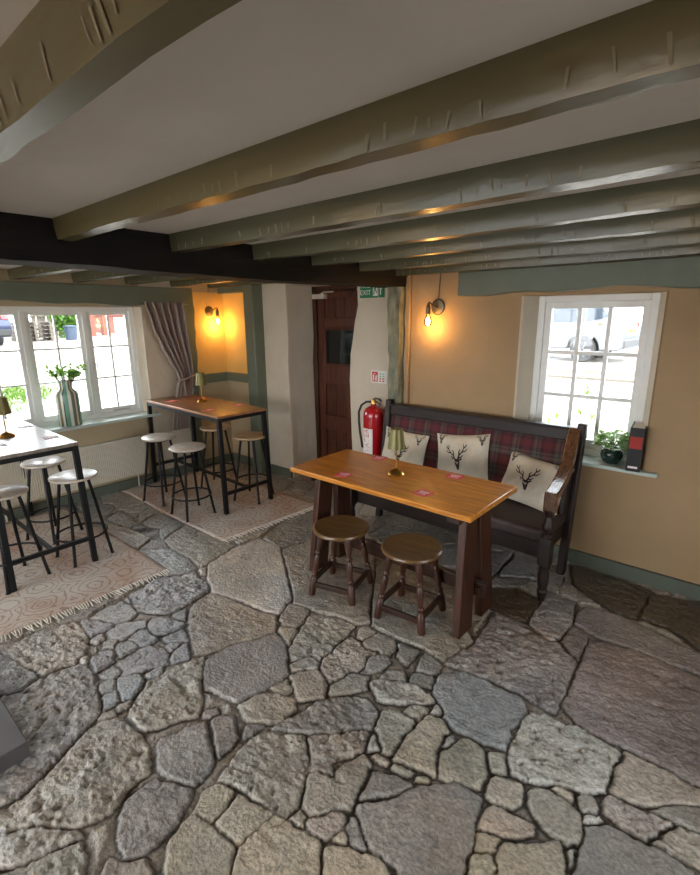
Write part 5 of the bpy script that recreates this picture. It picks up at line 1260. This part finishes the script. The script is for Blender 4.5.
def car(loc, rz, label, paint):
    c = thing('car', label, 'car', loc, rz)           # local: rear at x=0, nose towards -x, y across
    def arch(cx, r, n=12): return [(cx+r*math.cos(math.pi*k/n), .36+r*math.sin(math.pi*k/n)) for k in range(n+1)]
    body = [(-.02, .42), (-.12, .34)]
    body = [(.0, .45), (-.10, .34)] + arch(-.98, .42) + arch(-3.55, .42) + [(-4.2, .34), (-4.36, .45), (-4.38, .70), (-4.28, .92), (-3.35, 1.06)] + [(-2.55, 1.54), (-2.2, 1.62), (-1.2, 1.65), (-.42, 1.58), (-.16, 1.30), (-.04, 1.02), (.02, .78)]
    W_ = .90
    mb = MB(); n = len(body); v = []
    for sgn in (-1, 1):
        for x, z in body:
            k = 1-.30*max(0, z-1.0)-.06*max(0, .6-z); v.append((x, sgn*W_*k, z))
    mb.add(v, [tuple(range(n))]+[tuple(range(2*n-1, n-1, -1))]+[(i, n+i, n+(i+1) % n, (i+1) % n) for i in range(n)])
    bo = mb.build('body', paint, c, bevel=.035, smooth=40, seg=3)
    def side(x, z, sg): return (x, sg*(W_*(1-.30*max(0, z-1.0))+.004), z)
    for sg in (-1, 1):
        for poly in ([(-3.15, 1.10), (-2.50, 1.50), (-1.95, 1.53), (-1.95, 1.08)], [(-1.87, 1.08), (-1.87, 1.53), (-1.05, 1.54), (-1.0, 1.10)], [(-.94, 1.11), (-.98, 1.53), (-.62, 1.49), (-.40, 1.22)]):
            mb = MB(); q = [side(x, z, sg) for x, z in poly]; q2 = [(x, y-sg*.02, z) for x, y, z in q]; k = len(q)
            mb.add(q+q2, [tuple(range(k)), tuple(range(2*k-1, k-1, -1))]+[(i, k+i, k+(i+1) % k, (i+1) % k) for i in range(k)]); mb.build('side_window', M['car_glass'], bo, smooth=0)
    mb = MB(); mb.hexa([(-.135, -.62, 1.30), (-.135, .62, 1.30), (-.155, .62, 1.30), (-.155, -.62, 1.30)], [(-.385, -.58, 1.555), (-.385, .58, 1.555), (-.40, .58, 1.555), (-.40, -.58, 1.555)]); mb.build('rear_window', M['car_glass'], bo, smooth=0)
    for sg in (-1, 1):
        mb = MB(); mb.hexa([(-.36, sg*.80, 1.02), (.025, sg*.62, .96), (.025, sg*.86, .94), (-.36, sg*.915, 1.0)], [(-.44, sg*.80, 1.10), (-.01, sg*.62, 1.08), (-.03, sg*.85, 1.08), (-.44, sg*.905, 1.12)]); mb.build('tail_light', M['tail'], c, bevel=.01)
        mb = MB(); mb.box(-.62, -.40, min(sg*.84, sg*.905), max(sg*.84, sg*.905), 1.03, 1.075); mb.build('indicator', M['amber'], c, bevel=.006)
        for cx in (-.98, -3.55):
            mb = MB(); mb.lathe([(.19, -.10), (.31, -.10), (.345, -.07), (.345, .07), (.31, .10), (.19, .10)], 36, T(cx, sg*.78, .345) @ RX(R(90))); wh = mb.build('wheel', M['tyre'], c)
            mb = MB(); mb.lathe([(0, -.03), (.21, -.03), (.225, 0), (.225, .085 if sg < 0 else .03), (.2, .06), (0, .05)], 30, T(cx, sg*.78, .345) @ RX(R(90)))
            for k in range(5):
                a = 2*math.pi*k/5; mb.hexa(*[[(cx+q*math.cos(a)-wv_*math.sin(a)*s1, sg*.78+dy, .345+q*math.sin(a)+wv_*math.cos(a)*s1) for q, s1 in ((.03, -1), (.215, -1), (.215, 1), (.03, 1))] for wv_, dy in ((.028, 0), (.022, sg*.10))])
            mb.build('rim', M['alloy'], wh, smooth=40)
    mb = MB(); mb.box(.0, .03, -.26, .26, .80, .91); mb.build('number_plate', M['plate'], c)
    mb = MB(); mb.box(-.12, .045, -.84, .84, .40, .62); mb.build('bumper', M['black'], c, bevel=.02)
    return c
car((-2.95, 15.3, gz(-3, 14.4)), R(-2), 'silver car with orange tail light parked outside the nine pane window', M['car_silver'])
car((1.05, 17.6, gz(-1, 17)), R(0), 'white car parked behind the silver one', M['car_white'])
car((-20.2, 4.6, gz(-20, 4.5)), R(8), 'dark blue car seen through the leftmost casement light', M['car_blue'])

# beyond the casement window
def at(x, y): return (x, y, gz(x, y))
pl = thing('pallet_stack', 'stack of grey wooden pallets across the yard', 'pallets', at(-22.5, 6.75))
for k in range(5):
    mb = MB(); z = k*.15
    for i in range(7): mb.box(-.5, .5, -.62+i*.18, -.62+i*.18+.12, z+.11, z+.14)
    for y in (-.62, -.05, .5): mb.box(-.5, .5, y, y+.1, z, z+.11)
    mb.build('pallet', M['pallet'], pl)
mb = MB()
for i in range(9): mb.box(-.03, .03, -.9+i*.2, -.9+i*.2+.16, 0, 1.15)
mb.box(.03, .08, -.9, .88, .3, .4); mb.box(.03, .08, -.9, .88, .85, .95); fo = mb.build('board_fence', M['pallet']); fo.location = at(-24.5, 8.3); tag(fo, 'short weathered board fence behind the pallets', 'fence')
mb = MB(); mb.lathe([(0, 0), (.2, 0), (.24, .5), (.26, .52), (.26, .56), (0, .6)], 16); bi = mb.build('water_butt', M['blue_bin']); bi.location = at(-22, 8.0); tag(bi, 'small blue barrel under the green bush', 'barrel')

def tree(name, loc, h, r, trunk, n, seed, label, ls=.16, cat='tree'):
    t = thing(name, label, cat, loc); rg = random.Random(seed)
    mb = MB(); mb.tube([(0, 0, -.1), (.05, .03, trunk*.5), (0, .05, trunk+.3*h)], [.05*h, .04*h, .02*h], 8)
    for k in range(6):
        a = rg.uniform(0, 6.28); mb.tube([(0, .03, trunk), (r*.5*math.cos(a), r*.5*math.sin(a), trunk+(h-trunk)*rg.uniform(.4, .8))], [.02*h, .006*h], 5)
    mb.build('trunk', M['bark'], t)
    mb = MB()
    for i in range(n):
        a = rg.uniform(0, 6.28); c = rg.uniform(-1, 1); s_ = math.sqrt(1-c*c); q = rg.uniform(.45, 1)**.5*(1+.18*math.sin(a*3+seed)+.12*math.sin(c*5))
        p_ = (r*q*s_*math.cos(a), r*q*s_*math.sin(a), trunk+(h-trunk)*(.5+.5*c*q))
        leaf(mb, p_, (rg.uniform(-1, 1), rg.uniform(-1, 1), rg.uniform(-.6, .8)), ls*rg.uniform(.7, 1.4), ls*.8, 0, rg)
    mb.build('foliage', M['bushleaf'] if seed % 2 else M['tree'], t, smooth=60)
tree('bush', at(-23.2, 8.25), 1.5, .55, .15, 700, 3, 'bright green bush beside the pallets across the yard', cat='bush')
for i, (x, y, h, lb) in enumerate(((-29, 9.2, 3.2, 'tree behind the brick pillars across the yard'), (-30, 11.3, 3.8, 'tall tree left of the red roofed outhouse'), (-31, 14.2, 4.4, 'large tree behind the red roofed outhouse'), (-29.5, 6.6, 1.4, 'low tree behind the pallets'))):
    tree('tree', at(x, y), h, h*.42, h*.3, 900, 10+i*2, lb, .26)
def brickwall(name, loc, sy, sz, label, cat, dep=.25):
    mb = MB(); rows = int(sz/.09); rg = random.Random(8)
    for j in range(rows):
        n = max(2, int(sy/.24)); w_ = sy/n; off = (j % 2)*w_*.5
        for i in range(n):
            y0 = max(-sy/2, -sy/2+i*w_-off); y1 = min(sy/2, -sy/2+(i+1)*w_-off)
            if y1-y0 > .03: mb.box(-dep/2, dep/2+rg.uniform(0, .01), y0+.006, y1-.006, j*.09, j*.09+.08)
    mb.box(-dep/2+.01, dep/2-.012, -sy/2+.01, sy/2-.01, 0, rows*.09); mb.box(-dep/2-.03, dep/2+.03, -sy/2-.03, sy/2+.03, rows*.09, rows*.09+.06)
    o_ = mb.build(name, M['brick'], smooth=0); o_.location = loc; tag(o_, label, cat)
for y, lb in ((9.45, 'red brick gate pillar nearest the pallets'), (10.1, 'red brick gate pillar farther from the pallets')): brickwall('brick_pillar', at(-23.6, y), .32, .95, lb, 'pillar', .32)
bd = thing('outhouse', 'small brick outhouse with a red tiled roof across the yard', 'building', at(-25, 11.35))
mb = MB(); mb.box(-1, 0, -.75, .75, -.1, .85); mb.build('wall', M['brick'], bd)
mb = MB(); mb.hexa([(-1.1, -.85, .85), (.12, -.85, .85), (.12, .85, .85), (-1.1, .85, .85)], [(-.55, -.7, 1.2), (-.45, -.7, 1.2), (-.45, .7, 1.2), (-.55, .7, 1.2)]); mb.build('roof', M['tile_roof'], bd)
mb = MB(); mb.box(-.02, .02, -.2, .25, 0, .75); mb.build('door', M['white_frame'], bd)
mb = MB(); rg = random.Random(6)
for i in range(900):
    x = rg.gauss(-10.2, .6); y = 2.75+rg.gauss(0, .30)-(x+10.2)*.25; z = gz(x, y); h_ = rg.uniform(.03, .09)
    mb.add([(x, y-.012, z), (x, y+.012, z), (x+rg.uniform(-.05, .05), y+rg.uniform(-.05, .05), z+h_)], [(0, 1, 2)])
gr_ = mb.build('grass', M['grass'], smooth=0); tag(gr_, 'tufts of bright green grass in the gravel outside the casement', 'grass', kind='stuff')
sh = thing('seedling', 'thin green shoot growing outside the nine pane window', 'plant', (-1.09, 4.25, .40))
mb = MB(); rg = random.Random(9)
for k, (dx, h_) in enumerate(((0, .82), (-.03, .62), (.05, .58), (-.22, .56), (-.27, .50), (.03, .5))):
    mb.tube([(dx, 0, 0), (dx+.01, .01, h_*.5), (dx, 0, h_)], .003, 5)
mb.build('stem', M['stem'], sh)
mb = MB()
for dx, h_, n in ((0, .82, 7), (-.03, .62, 4), (.05, .58, 4), (-.22, .56, 4), (-.27, .50, 4), (.03, .5, 4)):
    for i in range(n): leaf(mb, (dx, 0, h_-.015*i), (rg.uniform(-1, 1), rg.uniform(-.6, .6), rg.uniform(.2, 1.2)), .05, .022, 0, rg)
mb.build('leaves', M['leaf'], sh, smooth=60)
